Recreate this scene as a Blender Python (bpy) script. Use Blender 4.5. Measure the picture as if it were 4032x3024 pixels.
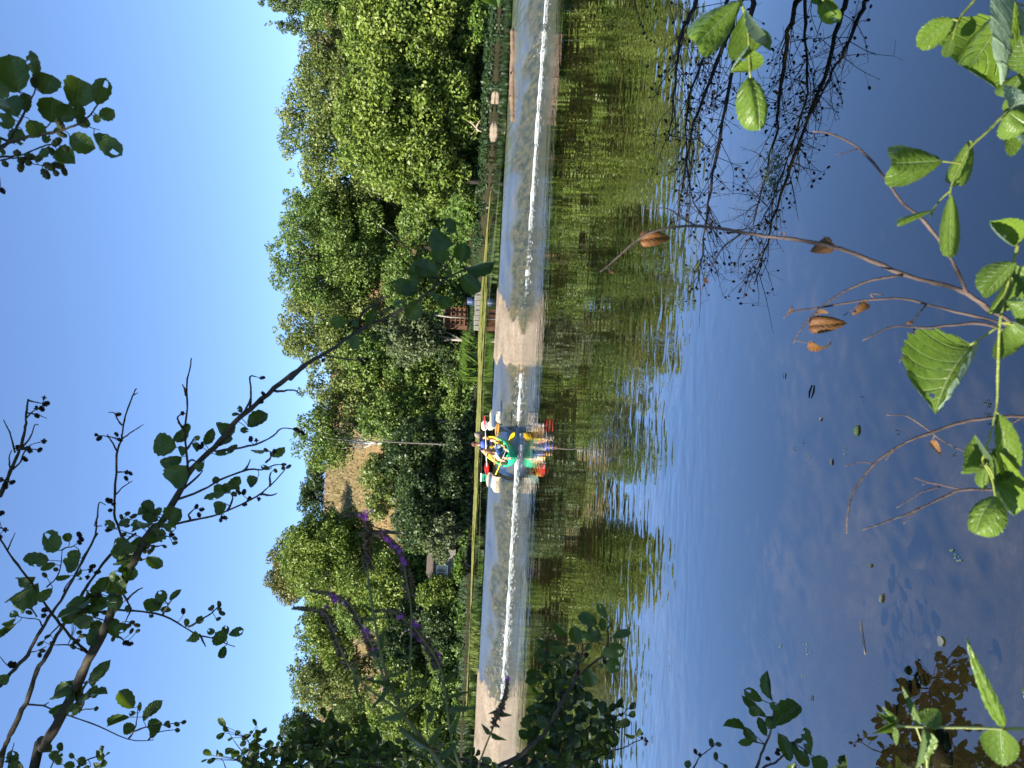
import bpy, math, random
import numpy as np
from mathutils import Vector, Matrix

# ------------------------------------------------------------------ clean, camera, light
for o in list(bpy.data.objects):
    bpy.data.objects.remove(o)
scn = bpy.context.scene
COL = scn.collection
R = math.radians
FPX, CU, CV = 2912.0, 2016.0, 1512.0      # focal length and centre of the photograph, in its pixels
HC = 2.36                                 # height of the lens above the lower water
PITCH = math.atan(0.0800)
ROLL = math.atan(0.045)
fwd = Vector((0, math.cos(PITCH), -math.sin(PITCH)))
rgt = Vector((1, 0, 0))
upv = Vector((0, math.sin(PITCH), math.cos(PITCH)))
# the phone was held upright and the picture is stored lying on its side: image right = world down
EU = (-math.cos(ROLL)) * upv + math.sin(ROLL) * rgt
EV = (-math.sin(ROLL)) * upv - math.cos(ROLL) * rgt
CAM = Vector((0, 0, HC))

cam_d = bpy.data.cameras.new('camera')
cam = bpy.data.objects.new('camera', cam_d)
COL.objects.link(cam)
cam_d.sensor_fit = 'HORIZONTAL'
cam_d.sensor_width = 36.0
cam_d.lens = 26.0
cam_d.clip_start = 0.05
cam_d.clip_end = 2000.0
m3 = Matrix((EU, -EV, -fwd)).transposed()
cam.matrix_world = Matrix.Translation(CAM) @ m3.to_4x4()
cam_d.dof.use_dof = True
cam_d.dof.focus_distance = 18.0
cam_d.dof.aperture_fstop = 10.0
scn.camera = cam

SUN_AZ, SUN_EL = R(-128.0), R(41.0)       # azimuth from +Y towards +X: the sun stands behind the viewer, to the left
SUNV = Vector((math.sin(SUN_AZ) * math.cos(SUN_EL), math.cos(SUN_AZ) * math.cos(SUN_EL), math.sin(SUN_EL)))
world = bpy.data.worlds.new('World')
scn.world = world
world.use_nodes = True
wn = world.node_tree.nodes
wl = world.node_tree.links
wn.clear()
sky = wn.new('ShaderNodeTexSky')
sky.sky_type = 'NISHITA'
sky.sun_disc = False
sky.sun_elevation = SUN_EL
sky.sun_rotation = SUN_AZ
sky.altitude = 1500
sky.air_density = 0.85
sky.dust_density = 0.0
sky.ozone_density = 4.5
bg = wn.new('ShaderNodeBackground')
bg.inputs['Strength'].default_value = 0.088
wo = wn.new('ShaderNodeOutputWorld')
wl.new(sky.outputs[0], bg.inputs[0])
wl.new(bg.outputs[0], wo.inputs[0])
sun_d = bpy.data.lights.new('sun', 'SUN')
sun_d.energy = 5.0
sun_d.angle = R(0.53)
sun_d.color = (1.0, 0.93, 0.80)
sun = bpy.data.objects.new('sun', sun_d)
COL.objects.link(sun)
sun.rotation_euler = (-SUNV).to_track_quat('-Z', 'Y').to_euler()
scn.view_settings.view_transform = 'Standard'
scn.view_settings.look = 'None'
scn.view_settings.exposure = 1.85
scn.view_settings.gamma = 1.0
scn.view_settings.use_curve_mapping = False
scn.render.engine = 'CYCLES'
scn.cycles.max_bounces = 8
scn.cycles.transparent_max_bounces = 12
scn.cycles.caustics_reflective = False
scn.cycles.caustics_refractive = False

# ------------------------------------------------------------------ helpers
def ray(u, v):
    return fwd + ((u - CU) / FPX) * EU + ((v - CV) / FPX) * EV

def at(u, v, y):
    """the point seen at photo pixel (u, v) that stands y metres ahead"""
    d = ray(u, v)
    return CAM + d * (y / d.y)

def atz(u, v, z):
    d = ray(u, v)
    return CAM + d * ((z - HC) / d.z)

def sub(x0, y0, k):
    return lambda x, y: (x0 + k * x, y0 + k * y)
DISP = sub(0, 0, 4032 / 2212)
C1 = sub(0, 0, 1100 / 2212)
C2 = sub(0, 1300, 1200 / 2212)
C3 = sub(0, 2100, 1200 / 2155)
C4 = sub(1000, 800, 1000 / 2074)
C5 = sub(2500, 0, 1532 / 2210)
C6 = sub(2300, 800, 1732 / 2210)
C7 = sub(2500, 2100, 1532 / 2212)
CB = sub(1000, 2200, 1100 / 2212)
CR3 = sub(1000, 1600, 1100 / 2212)
CH = sub(2050, 2300, 600 / 1375)
CK = sub(700, 2600, 600 / 2212)

def smooth(e0, e1, x):
    t = np.clip((np.asarray(x, dtype=float) - e0) / (e1 - e0), 0, 1)
    return t * t * (3 - 2 * t)

def vnoise(x, y, seed=0):
    """smooth value noise on numpy arrays"""
    x = np.asarray(x, dtype=float); y = np.asarray(y, dtype=float)
    xi = np.floor(x).astype(np.int64); yi = np.floor(y).astype(np.int64)
    fx = x - xi; fy = y - yi
    fx = fx * fx * (3 - 2 * fx); fy = fy * fy * (3 - 2 * fy)
    def h(a, b):
        n = (a * 374761393 + b * 668265263 + seed * 982451653) & 0x7fffffff
        n = ((n ^ (n >> 13)) * 1274126177) & 0x7fffffff
        return ((n ^ (n >> 16)) & 0xffff) / 65535.0
    return (h(xi, yi) * (1 - fx) + h(xi + 1, yi) * fx) * (1 - fy) + (h(xi, yi + 1) * (1 - fx) + h(xi + 1, yi + 1) * fx) * fy

def tagp(o, label=None, cat=None, group=None, kind=None):
    if label: o['label'] = label
    if cat: o['category'] = cat
    if group: o['group'] = group
    if kind: o['kind'] = kind
    return o

def empty(name, loc=(0, 0, 0), rot=(0, 0, 0)):
    o = bpy.data.objects.new(name, None)
    COL.objects.link(o)
    o.location = loc
    o.rotation_euler = rot
    o.empty_display_size = 0.1
    return o

def link(name, me, parent=None, mw=None):
    o = bpy.data.objects.new(name, me)
    COL.objects.link(o)
    if parent is not None:
        o.parent = parent
    if mw is not None:
        o.matrix_world = mw
    return o

def catmull(pts, n=4):
    P = [np.array(p, dtype=float) for p in pts]
    if len(P) < 3:
        return P
    P = [2 * P[0] - P[1]] + P + [2 * P[-1] - P[-2]]
    out = []
    for i in range(1, len(P) - 2):
        for k in range(n):
            t = k / n
            out.append(0.5 * ((2 * P[i]) + (-P[i - 1] + P[i + 1]) * t + (2 * P[i - 1] - 5 * P[i] + 4 * P[i + 1] - P[i + 2]) * t * t
                              + (-P[i - 1] + 3 * P[i] - 3 * P[i + 1] + P[i + 2]) * t ** 3))
    out.append(P[-2])
    return out

class MB:
    """collects shapes for ONE mesh"""
    def __init__(self):
        self.v = []; self.f = []; self.m = []; self.mi = 0; self.smooth = []
    def add(self, vs, fs, sm=True):
        b = len(self.v)
        self.v += [tuple(p) for p in vs]
        for f in fs:
            self.f.append(tuple(b + i for i in f)); self.m.append(self.mi); self.smooth.append(sm)
    def tube(self, pts, rad, n=6, cap=True):
        P = [np.array(p, dtype=float) for p in pts]
        k = len(P)
        if np.isscalar(rad): rad = [rad] * k
        vs = []; fs = []
        d0 = P[1] - P[0]; d0 /= (np.linalg.norm(d0) + 1e-9)
        a = np.cross(d0, [0, 0, 1.0])
        if np.linalg.norm(a) < .1: a = np.cross(d0, [1.0, 0, 0])
        a /= np.linalg.norm(a)
        for i in range(k):
            d = P[min(i + 1, k - 1)] - P[max(i - 1, 0)]
            d /= (np.linalg.norm(d) + 1e-9)
            a = a - d * a.dot(d); a /= (np.linalg.norm(a) + 1e-9)
            b = np.cross(d, a)
            for j in range(n):
                t = 2 * math.pi * j / n
                vs.append(P[i] + rad[i] * (math.cos(t) * a + math.sin(t) * b))
        for i in range(k - 1):
            for j in range(n):
                fs.append((i * n + j, i * n + (j + 1) % n, (i + 1) * n + (j + 1) % n, (i + 1) * n + j))
        if cap:
            fs.append(tuple(range(n - 1, -1, -1))); fs.append(tuple((k - 1) * n + j for j in range(n)))
        self.add(vs, fs)
    def box(self, lo, hi, M=None, bev=0.0):
        x0, y0, z0 = lo; x1, y1, z1 = hi
        b = bev
        vs = []
        if b <= 0:
            vs = [(x, y, z) for z in (z0, z1) for y in (y0, y1) for x in (x0, x1)]
            fs = [(0, 2, 3, 1), (4, 5, 7, 6), (0, 1, 5, 4), (2, 6, 7, 3), (0, 4, 6, 2), (1, 3, 7, 5)]
        else:
            import itertools
            idx = {}
            for sx, sy, sz in itertools.product((0, 1), repeat=3):
                cx, cy, cz = (x0, x1)[sx], (y0, y1)[sy], (z0, z1)[sz]
                ix, iy, iz = (b if sx == 0 else -b), (b if sy == 0 else -b), (b if sz == 0 else -b)
                for ax, p in enumerate(((cx, cy + iy, cz + iz), (cx + ix, cy, cz + iz), (cx + ix, cy + iy, cz))):
                    idx[(sx, sy, sz, ax)] = len(vs); vs.append(p)
            fs = []
            for ax in range(3):
                for s in (0, 1):
                    q = []
                    for a, c in ((0, 0), (1, 0), (1, 1), (0, 1)):
                        k = [0, 0, 0]; k[ax] = s; k[(ax + 1) % 3] = a; k[(ax + 2) % 3] = c
                        q.append(idx[(k[0], k[1], k[2], ax)])
                    fs.append(tuple(q if s else q[::-1]))
            for ax in range(3):
                o1, o2 = (ax + 1) % 3, (ax + 2) % 3
                for a in (0, 1):
                    for c in (0, 1):
                        k0 = [0, 0, 0]; k0[o1] = a; k0[o2] = c
                        k1 = list(k0); k1[ax] = 1
                        fs.append((idx[tuple(k0) + (o1,)], idx[tuple(k1) + (o1,)], idx[tuple(k1) + (o2,)], idx[tuple(k0) + (o2,)]))
            for k in itertools.product((0, 1), repeat=3):
                fs.append(tuple(idx[k + (a,)] for a in range(3)))
        if M is not None:
            vs = [tuple(M @ Vector(p)) for p in vs]
        self.add(vs, fs, False)
    def ellipsoid(self, c, r, nu=10, nv=7, M=None, wob=0, seed=0):
        rng = random.Random(seed)
        vs = []; fs = []
        for i in range(1, nv):
            ph = math.pi * i / nv
            for j in range(nu):
                th = 2 * math.pi * j / nu
                w = 1 + wob * (rng.random() - .5)
                vs.append((r[0] * w * math.sin(ph) * math.cos(th), r[1] * w * math.sin(ph) * math.sin(th), r[2] * w * math.cos(ph)))
        t = len(vs); vs.append((0, 0, r[2])); vs.append((0, 0, -r[2]))
        for i in range(nv - 2):
            for j in range(nu):
                fs.append((i * nu + j, (i + 1) * nu + j, (i + 1) * nu + (j + 1) % nu, i * nu + (j + 1) % nu))
        for j in range(nu):
            fs.append((t, j, (j + 1) % nu)); fs.append((t + 1, (nv - 2) * nu + (j + 1) % nu, (nv - 2) * nu + j))
        if M is not None: vs = [tuple(M @ Vector(p)) for p in vs]
        vs = [(p[0] + c[0], p[1] + c[1], p[2] + c[2]) for p in vs]
        self.add(vs, fs)
    def mesh(self, name, mats):
        me = bpy.data.meshes.new(name)
        me.from_pydata(self.v, [], self.f)
        if not isinstance(mats, (list, tuple)): mats = [mats]
        for x in mats: me.materials.append(x)
        me.polygons.foreach_set('material_index', self.m)
        me.polygons.foreach_set('use_smooth', self.smooth)
        me.update()
        return me
    def build(self, name, mats, parent=None):
        return link(name, self.mesh(name, mats), parent)

def quads_mesh(name, V, nq, mats, tint=None, smooth_=False):
    """numpy quads: V is (4*nq,3)"""
    me = bpy.data.meshes.new(name)
    V = np.ascontiguousarray(V, dtype=np.float32)
    me.vertices.add(4 * nq); me.vertices.foreach_set('co', V.ravel())
    me.loops.add(4 * nq); me.loops.foreach_set('vertex_index', np.arange(4 * nq, dtype=np.int32))
    me.polygons.add(nq)
    me.polygons.foreach_set('loop_start', np.arange(0, 4 * nq, 4, dtype=np.int32))
    me.polygons.foreach_set('loop_total', np.full(nq, 4, dtype=np.int32))
    if tint is not None:
        a = me.attributes.new('tint', 'FLOAT', 'FACE')
        a.data.foreach_set('value', np.ascontiguousarray(tint, dtype=np.float32))
    if not isinstance(mats, (list, tuple)): mats = [mats]
    for x in mats: me.materials.append(x)
    me.update(calc_edges=True)
    return me

def grid_mesh(name, X, Y, Z, mats, attrs=None, smooth_=True):
    ny, nx = X.shape
    me = bpy.data.meshes.new(name)
    V = np.stack([X, Y, Z], -1).reshape(-1, 3).astype(np.float32)
    me.vertices.add(nx * ny); me.vertices.foreach_set('co', np.ascontiguousarray(V).ravel())
    i = np.arange(ny - 1)[:, None] * nx + np.arange(nx - 1)[None, :]
    q = np.stack([i, i + 1, i + nx + 1, i + nx], -1).reshape(-1, 4).astype(np.int32)
    nq = len(q)
    me.loops.add(4 * nq); me.loops.foreach_set('vertex_index', np.ascontiguousarray(q).ravel())
    me.polygons.add(nq)
    me.polygons.foreach_set('loop_start', np.arange(0, 4 * nq, 4, dtype=np.int32))
    me.polygons.foreach_set('loop_total', np.full(nq, 4, dtype=np.int32))
    me.polygons.foreach_set('use_smooth', np.full(nq, smooth_, dtype=bool))
    for k, A in (attrs or {}).items():
        a = me.attributes.new(k, 'FLOAT', 'POINT')
        a.data.foreach_set('value', np.ascontiguousarray(A.reshape(-1), dtype=np.float32))
    if not isinstance(mats, (list, tuple)): mats = [mats]
    for x in mats: me.materials.append(x)
    me.update(calc_edges=True)
    return me

# ------------------------------------------------------------------ materials
class NT:
    def __init__(self, name):
        self.m = bpy.data.materials.new(name)
        self.m.use_nodes = True
        self.t = self.m.node_tree
        self.t.nodes.clear()
        self.out = self.t.nodes.new('ShaderNodeOutputMaterial')
    def n(self, typ, **kw):
        nd = self.t.nodes.new(typ)
        for k, v in kw.items():
            if k in ('operation', 'blend_type', 'data_type', 'attribute_name', 'noise_dimensions', 'feature', 'interpolation_type', 'distance', 'wave_type', 'bands_direction', 'noise_type'):
                setattr(nd, k, v)
            else:
                self.set(nd, k, v)
        return nd
    def set(self, nd, k, v):
        key = k.replace('_', ' ') if isinstance(k, str) and not k.startswith('i') else (int(k[1:]) if isinstance(k, str) else k)
        s = nd.inputs[key]
        if isinstance(v, bpy.types.NodeSocket): self.t.links.new(v, s)
        elif isinstance(v, bpy.types.Node): self.t.links.new(v.outputs[0], s)
        else: s.default_value = v
    def math(self, op, a, b=0.0, c=None):
        nd = self.n('ShaderNodeMath', operation=op, i0=a, i1=b)
        if c is not None: self.set(nd, 'i2', c)
        return nd.outputs[0]
    def ramp(self, fac, stops):
        nd = self.t.nodes.new('ShaderNodeValToRGB')
        self.t.links.new(fac if isinstance(fac, bpy.types.NodeSocket) else fac.outputs[0], nd.inputs[0])
        el = nd.color_ramp.elements
        while len(el) < len(stops): el.new(0.5)
        for e, (p, c) in zip(el, stops):
            e.position = p; e.color = (*c, 1) if len(c) == 3 else c
        return nd.outputs[0]
    def mixc(self, f, a, b, bt='MIX'):
        nd = self.t.nodes.new('ShaderNodeMix')
        nd.data_type = 'RGBA'; nd.blend_type = bt
        for idx, v in ((0, f), (6, a), (7, b)):
            if isinstance(v, bpy.types.NodeSocket): self.t.links.new(v, nd.inputs[idx])
            elif isinstance(v, bpy.types.Node): self.t.links.new(v.outputs[0], nd.inputs[idx])
            else: nd.inputs[idx].default_value = v if idx == 0 else ((*v, 1) if len(v) == 3 else v)
        return nd.outputs[2]
    def mixs(self, f, a, b):
        nd = self.n('ShaderNodeMixShader', i0=f, i1=a, i2=b)
        return nd.outputs[0]
    def coord(self, scale=(1, 1, 1), which='Object', rot=(0, 0, 0)):
        tc = self.t.nodes.new('ShaderNodeTexCoord')
        mp = self.t.nodes.new('ShaderNodeMapping')
        mp.inputs['Scale'].default_value = scale
        mp.inputs['Rotation'].default_value = rot
        self.t.links.new(tc.outputs[which], mp.inputs['Vector'])
        return mp.outputs[0]
    def noise(self, vec, scale, detail=4, rough=.55, dist=0):
        return self.n('ShaderNodeTexNoise', Vector=vec, Scale=scale, Detail=detail, Roughness=rough, Distortion=dist).outputs[0]
    def bump(self, h, s=.3, d=.05, normal=None):
        nd = self.n('ShaderNodeBump', Strength=s, Distance=d, Height=h)
        if normal is not None: self.set(nd, 'Normal', normal)
        return nd.outputs[0]
    def attr(self, name):
        return self.n('ShaderNodeAttribute', attribute_name=name).outputs['Fac']
    def princ(self, col, rough=.6, normal=None, spec=.4, **kw):
        nd = self.t.nodes.new('ShaderNodeBsdfPrincipled')
        self.set(nd, 'Base_Color', (*col, 1) if isinstance(col, tuple) and len(col) == 3 else col)
        self.set(nd, 'Roughness', rough)
        nd.inputs['Specular IOR Level'].default_value = spec
        if normal is not None: self.set(nd, 'Normal', normal)
        for k, v in kw.items(): self.set(nd, k, v)
        return nd.outputs[0]
    def done(self, sh):
        self.t.links.new(sh, self.out.inputs[0])
        return self.m

def plain(name, col, rough=.6, spec=.4, var=.15, scale=12.0, bump=0.0):
    """a colour with a little mottling and relief"""
    t = NT(name)
    v = t.coord()
    nz = t.noise(v, scale, 4)
    lo = tuple(c * (1 - var) for c in col); hi = tuple(min(1, c * (1 + var)) for c in col)
    c = t.ramp(nz, [(.3, lo), (.7, hi)])
    nm = t.bump(nz, .5, bump) if bump else None
    return t.done(t.princ(c, rough, nm, spec))

def foliage_mat(name, dark, mid, light, trans=.35, rough=.5):
    t = NT(name)
    tint = t.attr('tint')
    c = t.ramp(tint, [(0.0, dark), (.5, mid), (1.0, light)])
    b = t.princ(c, rough, None, .35)
    tr = t.n('ShaderNodeBsdfTranslucent', Color=t.mixc(.5, c, (.10, .14, .015), 'MIX')).outputs[0]
    return t.done(t.mixs(trans, b, tr))

def leaf_mat(name, top, under, vein, trans=.35, rough=.38, var=.25, nveins=8.0):
    """a single broad leaf: side veins, midrib, paler underside; the hue differs from leaf to leaf"""
    t = NT(name)
    uv = t.n('ShaderNodeUVMap').outputs[0]
    sep = t.n('ShaderNodeSeparateXYZ', Vector=uv)
    ax = t.math('MULTIPLY', t.math('ABSOLUTE', t.math('SUBTRACT', sep.outputs[0], .5)), 2.0)
    ph = t.math('SUBTRACT', t.math('MULTIPLY', sep.outputs[1], nveins), t.math('MULTIPLY', ax, 1.9))
    fr = t.math('ABSOLUTE', t.math('SUBTRACT', t.math('FRACT', ph), .5))
    side = t.n('ShaderNodeMapRange', Value=fr); side.inputs[1].default_value = .0; side.inputs[2].default_value = .10; side.inputs[3].default_value = 1; side.inputs[4].default_value = 0
    mid = t.n('ShaderNodeMapRange', Value=ax); mid.inputs[1].default_value = .02; mid.inputs[2].default_value = .07; mid.inputs[3].default_value = 1; mid.inputs[4].default_value = 0
    vn = t.math('MAXIMUM', t.math('MULTIPLY', side.outputs[0], .55), mid.outputs[0])
    oi = t.n('ShaderNodeObjectInfo')
    rnd = oi.outputs['Random']
    nz = t.noise(t.coord(), 7.0, 3)
    f = t.math('ADD', t.math('MULTIPLY', rnd, .6), t.math('MULTIPLY', nz, .4))
    lo = tuple(c * (1 - var) for c in top); hi = (top[0] * (1 + var * 1.3), top[1] * (1 + var), top[2])
    c = t.ramp(f, [(.2, lo), (.8, hi)])
    geo = t.n('ShaderNodeNewGeometry')
    c = t.mixc(geo.outputs['Backfacing'], c, under)
    c2 = t.mixc(t.math('MULTIPLY', vn, .5), c, vein)
    hgt = t.math('SUBTRACT', t.math('MULTIPLY', nz, .3), vn)
    nm = t.bump(hgt, .5, .015)
    b = t.princ(c2, rough, nm, .4)
    tr = t.n('ShaderNodeBsdfTranslucent', Color=t.mixc(.45, c, (.16, .24, .01))).outputs[0]
    return t.done(t.mixs(trans, b, tr))

def bark_mat(name, a, b, scale=30.0, stretch=(1, 1, .2)):
    t = NT(name)
    nz = t.noise(t.coord(stretch), scale, 6, .65)
    nz2 = t.noise(t.coord(), scale * .2, 3)
    c = t.ramp(t.math('ADD', t.math('MULTIPLY', nz, .7), t.math('MULTIPLY', nz2, .3)), [(.3, a), (.7, b)])
    return t.done(t.princ(c, .85, t.bump(nz, .6, .01), .2))

M = {}
M['fol_yellow'] = foliage_mat('foliage_yellow_green', (0.062, 0.102, 0.015), (0.125, 0.186, 0.027), (0.209, 0.256, 0.046))
M['fol_green'] = foliage_mat('foliage_green', (0.055, 0.102, 0.023), (0.109, 0.174, 0.032), (0.192, 0.247, 0.051))
M['fol_ash'] = foliage_mat('foliage_ash', (0.067, 0.102, 0.024), (0.135, 0.177, 0.040), (0.219, 0.235, 0.067))
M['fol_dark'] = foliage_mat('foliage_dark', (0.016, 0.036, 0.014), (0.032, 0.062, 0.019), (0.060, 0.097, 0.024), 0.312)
M['fol_grey'] = foliage_mat('foliage_grey_green', (0.050, 0.073, 0.031), (0.098, 0.130, 0.056), (0.162, 0.190, 0.087))
M['fol_brown'] = foliage_mat('foliage_olive_brown', (.062, .068, .016), (.110, .112, .026), (.165, .152, .042))
M['fol_poplar'] = foliage_mat('foliage_poplar', (0.036, 0.063, 0.019), (0.070, 0.112, 0.031), (0.126, 0.168, 0.045), 0.325)
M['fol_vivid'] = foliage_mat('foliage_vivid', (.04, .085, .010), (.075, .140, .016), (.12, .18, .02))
M['fol_near'] = foliage_mat('foliage_near', (.022, .045, .008), (.040, .075, .012), (.070, .105, .016), .3)
M['reed'] = foliage_mat('reed_green', (.06, .10, .02), (.12, .16, .03), (.22, .24, .06))
M['bark_grey'] = bark_mat('bark_grey', (.11, .095, .075), (.30, .27, .22))
M['bark_dark'] = bark_mat('bark_dark', (0.011, 0.008, 0.007), (0.032, 0.027, 0.020))  # dark tone also stands in for shade on the low boughs
M['bark_pale'] = bark_mat('bark_pale', (.40, .36, .30), (.68, .64, .56))
M['bark_alder'] = bark_mat('bark_alder', (0.020, 0.017, 0.013), (0.052, 0.045, 0.029), 60)
M['twig_dead'] = bark_mat('bark_dead_twig', (.030, .022, .020), (.125, .092, .080), 90)
M['twig_live'] = bark_mat('stem_green', (.12, .15, .03), (.22, .25, .06), 50)
M['stem_herb'] = bark_mat('stem_herb', (.16, .19, .07), (.30, .33, .14), 50)
M['stem_loose'] = bark_mat('stem_loosestrife', (.07, .085, .03), (.15, .16, .07), 50)
M['leaf_alder'] = leaf_mat('leaf_alder', (0.039, 0.081, 0.013), (0.091, 0.124, 0.052), (0.130, 0.169, 0.065))
M['leaf_near'] = leaf_mat('leaf_alder_bright', (.105, .18, .026), (.24, .33, .23), (.28, .36, .16), .45)  # albedo raised for sunlight; pale underside stands in for sky reflection
M['leaf_bush'] = leaf_mat('leaf_bush', (.028, .060, .010), (.050, .080, .028), (.07, .10, .04))
M['leaf_loose'] = leaf_mat('leaf_loosestrife', (.040, .075, .018), (.075, .105, .05), (.10, .13, .06), nveins=5)
M['leaf_herb'] = leaf_mat('leaf_herb', (.085, .150, .025), (.12, .18, .06), (.20, .26, .10), .4, nveins=6)
M['leaf_dead'] = leaf_mat('leaf_dead', (.125, .052, .016), (.17, .085, .035), (.22, .12, .05), .3, .6)
M['cone_green'] = plain('cone_green', (.040, .050, .016), .7, .2, .4, 60)
M['cone_dark'] = plain('cone_dark', (.014, .010, .008), .8, .15, .4, 60)
M['petal'] = plain('petal_purple', (0.240, 0.056, 0.288), 0.480, 0.160, 0.240, 90)
M['calyx'] = plain('calyx_brown', (.085, .065, .042), .8, .2, .45, 60)
# ------------------------------------------------------------------ the setting
Z_UP = 0.85                                # upper water level above the lower water
def y_crest(x): return 27.9 - 0.11 * np.asarray(x, dtype=float)
_foot = [(2151, 0), (2123, 383), (2096, 765), (2074, 1094), (2041, 1640), (2023, 2005), (1996, 2460), (1978, 2700)]
_fx = []; _fy = []
for u, v in _foot:
    p = atz(u, v, 0.0); _fx.append(p.x); _fy.append(p.y)
_fx = np.array(_fx[::-1]); _fy = np.array(_fy[::-1])
def y_foot(x):
    x = np.asarray(x, dtype=float)
    y = np.interp(x, _fx, _fy)
    y = np.where(x > _fx[-1], _fy[-1] - (x - _fx[-1]) * .19, y)
    y = np.where(x < _fx[0], _fy[0] - (x - _fx[0]) * .15, y)
    return np.minimum(y, y_crest(x) - .75)
_bx = np.array([-120, -60, -22, -13, -4.6, 3, 5.5, 9.5, 12.5, 19.7, 60, 120.])
_by = np.array([60, 52, 45, 44, 48, 50, 50, 42, 38.5, 37.5, 36, 40.])
def y_bank(x): return np.interp(x, _bx, _by)

def z_hill(x, y):
    x = np.asarray(x, dtype=float); y = np.asarray(y, dtype=float)
    d = y - y_bank(x)
    z = 0.45 + smooth(-1.5, 1.2, d) * 0.75 + smooth(1, 18, d) * .9
    ridge = np.where(x < 4, 20.2 - .02 * np.abs(x + 15), 20.2 - .38 - .3 * (x - 4))
    ridge = np.clip(ridge, 11, 21)
    z = z + smooth(58, 112, y) * (ridge - 2.1) + (vnoise(x * .12, y * .12, 3) - .5) * .5 * smooth(2, 10, d)
    return z + smooth(112, 400, y) * 2.0
def zh(x, y): return float(z_hill(np.array([x]), np.array([y]))[0])

def ground_mat():
    t = NT('hill_ground')
    v = t.coord()
    sep = t.n('ShaderNodeSeparateXYZ', Vector=v)
    big = t.noise(v, .09, 5, .6)
    fine = t.noise(t.coord((1, 1, 3)), 2.2, 6, .7)
    straw = t.ramp(fine, [(.25, (.14, .085, .036)), (.5, (.21, .135, .062)), (.75, (.27, .185, .09))])
    olive = t.ramp(fine, [(.3, (.07, .062, .022)), (.7, (.15, .115, .045))])
    dry = t.mixc(t.ramp(big, [(.42, (0, 0, 0)), (.58, (1, 1, 1))]), straw, olive)
    low = t.ramp(fine, [(.3, (.012, .012, .006)), (.7, (.032, .030, .014))])  # earth darkened to put the willows' shade into the bank colour
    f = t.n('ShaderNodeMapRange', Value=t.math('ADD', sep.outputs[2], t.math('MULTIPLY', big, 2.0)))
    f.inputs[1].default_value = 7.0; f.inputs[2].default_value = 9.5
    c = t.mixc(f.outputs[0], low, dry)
    return t.done(t.princ(c, .95, t.bump(fine, .8, .2), .1))
xs = np.concatenate([np.linspace(-260, -62, 18), np.linspace(-58, 58, 120), np.linspace(62, 260, 18)])
ys_ = np.concatenate([np.linspace(0, 6, 24), np.linspace(7, 80, 70), np.linspace(90, 900, 20)])
GX = np.repeat(xs[None, :], len(ys_), 0)
GY = y_bank(GX) - 3 + ys_[:, None]
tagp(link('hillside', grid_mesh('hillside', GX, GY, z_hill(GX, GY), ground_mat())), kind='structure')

def bed_mat():
    t = NT('riverbed')
    v = t.coord()
    a = t.noise(v, 1.1, 6, .62, .4)
    b = t.noise(v, 7.0, 5, .6)
    c = t.ramp(t.math('ADD', t.math('MULTIPLY', a, .65), t.math('MULTIPLY', b, .35)),
               [(.3, (.04, .034, .016)), (.5, (.11, .080, .034)), (.6, (.20, .145, .072)), (.72, (.36, .30, .20))])
    return t.done(t.princ(c, .9, t.bump(b, .6, .05), .2))
BX, BY = np.meshgrid(np.concatenate([np.linspace(-90, -14, 14), np.linspace(-13, 16, 120), np.linspace(17, 90, 14)]), np.concatenate([np.linspace(-8, 12, 100), np.linspace(12.5, 30, 30)]))
BZ = -.50 - .25 * smooth(4, 14, BY) + .22 * (vnoise(BX * .7, BY * .7, 5) - .5) + .10 * (vnoise(BX * 2.7, BY * 2.7, 6) - .5)
BZ = np.where(BY > 24, BZ - .2, BZ)
riverbed = tagp(link('riverbed', grid_mesh('riverbed', BX, BY, BZ, bed_mat())), kind='structure')
# flat stones lying on the bed
st = MB(); rs = random.Random(4)
for k in range(110):
    y = 2.2 + 9 * rs.random() ** 1.3; x = (rs.random() - .5) * 1.25 * y
    r = rs.uniform(.03, .11)
    st.ellipsoid((x, y, -.52 - .25 * float(smooth(4, 14, y)) + .02), (r, r * rs.uniform(.6, 1), r * .3), 8, 5, Matrix.Rotation(rs.random() * 6, 3, 'Z'), .35, k)
tagp(st.build('bed_stones', plain('bed_stone', (.12, .092, .055), .8, .3, .5, 9, .01)), kind='stuff')
UX, UY = np.meshgrid(np.linspace(-130, 130, 40), np.linspace(0, 1, 12))
UYY = (y_crest(UX) + .5) + UY * (y_bank(UX) + 4 - y_crest(UX) - .5)
tagp(link('upper_riverbed', grid_mesh('upper_riverbed', UX, UYY, np.full_like(UX, .1), plain('upper_bed', (.03, .028, .014), .9, .1, .3, 1.0))), kind='structure')

def near_z(x, y):
    left = smooth(.45, 1.6, -x - (.58 * y + .55) )
    back = smooth(1.3, .2, y)
    return -.75 + 1.65 * np.clip(np.maximum(left * smooth(16, 9, y), back), 0, 1) + .12 * (vnoise(x * 1.3, y * 1.3, 9) - .5)
NX, NY = np.meshgrid(np.concatenate([np.linspace(-80, -15, 12), np.linspace(-14, 8, 90), np.linspace(9, 80, 12)]), np.concatenate([np.linspace(-90, -9, 12), np.linspace(-8, 17, 80)]))
t = NT('bank_soil'); nz = t.noise(t.coord(), 3.5, 6, .65)
soil = t.done(t.princ(t.ramp(nz, [(.3, (.03, .028, .014)), (.6, (.075, .075, .028)), (.8, (.13, .11, .06))]), .95, t.bump(nz, .8, .05), .1))
tagp(link('near_bank', grid_mesh('near_bank', NX, NY, near_z(NX, NY), soil)), kind='structure')

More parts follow.
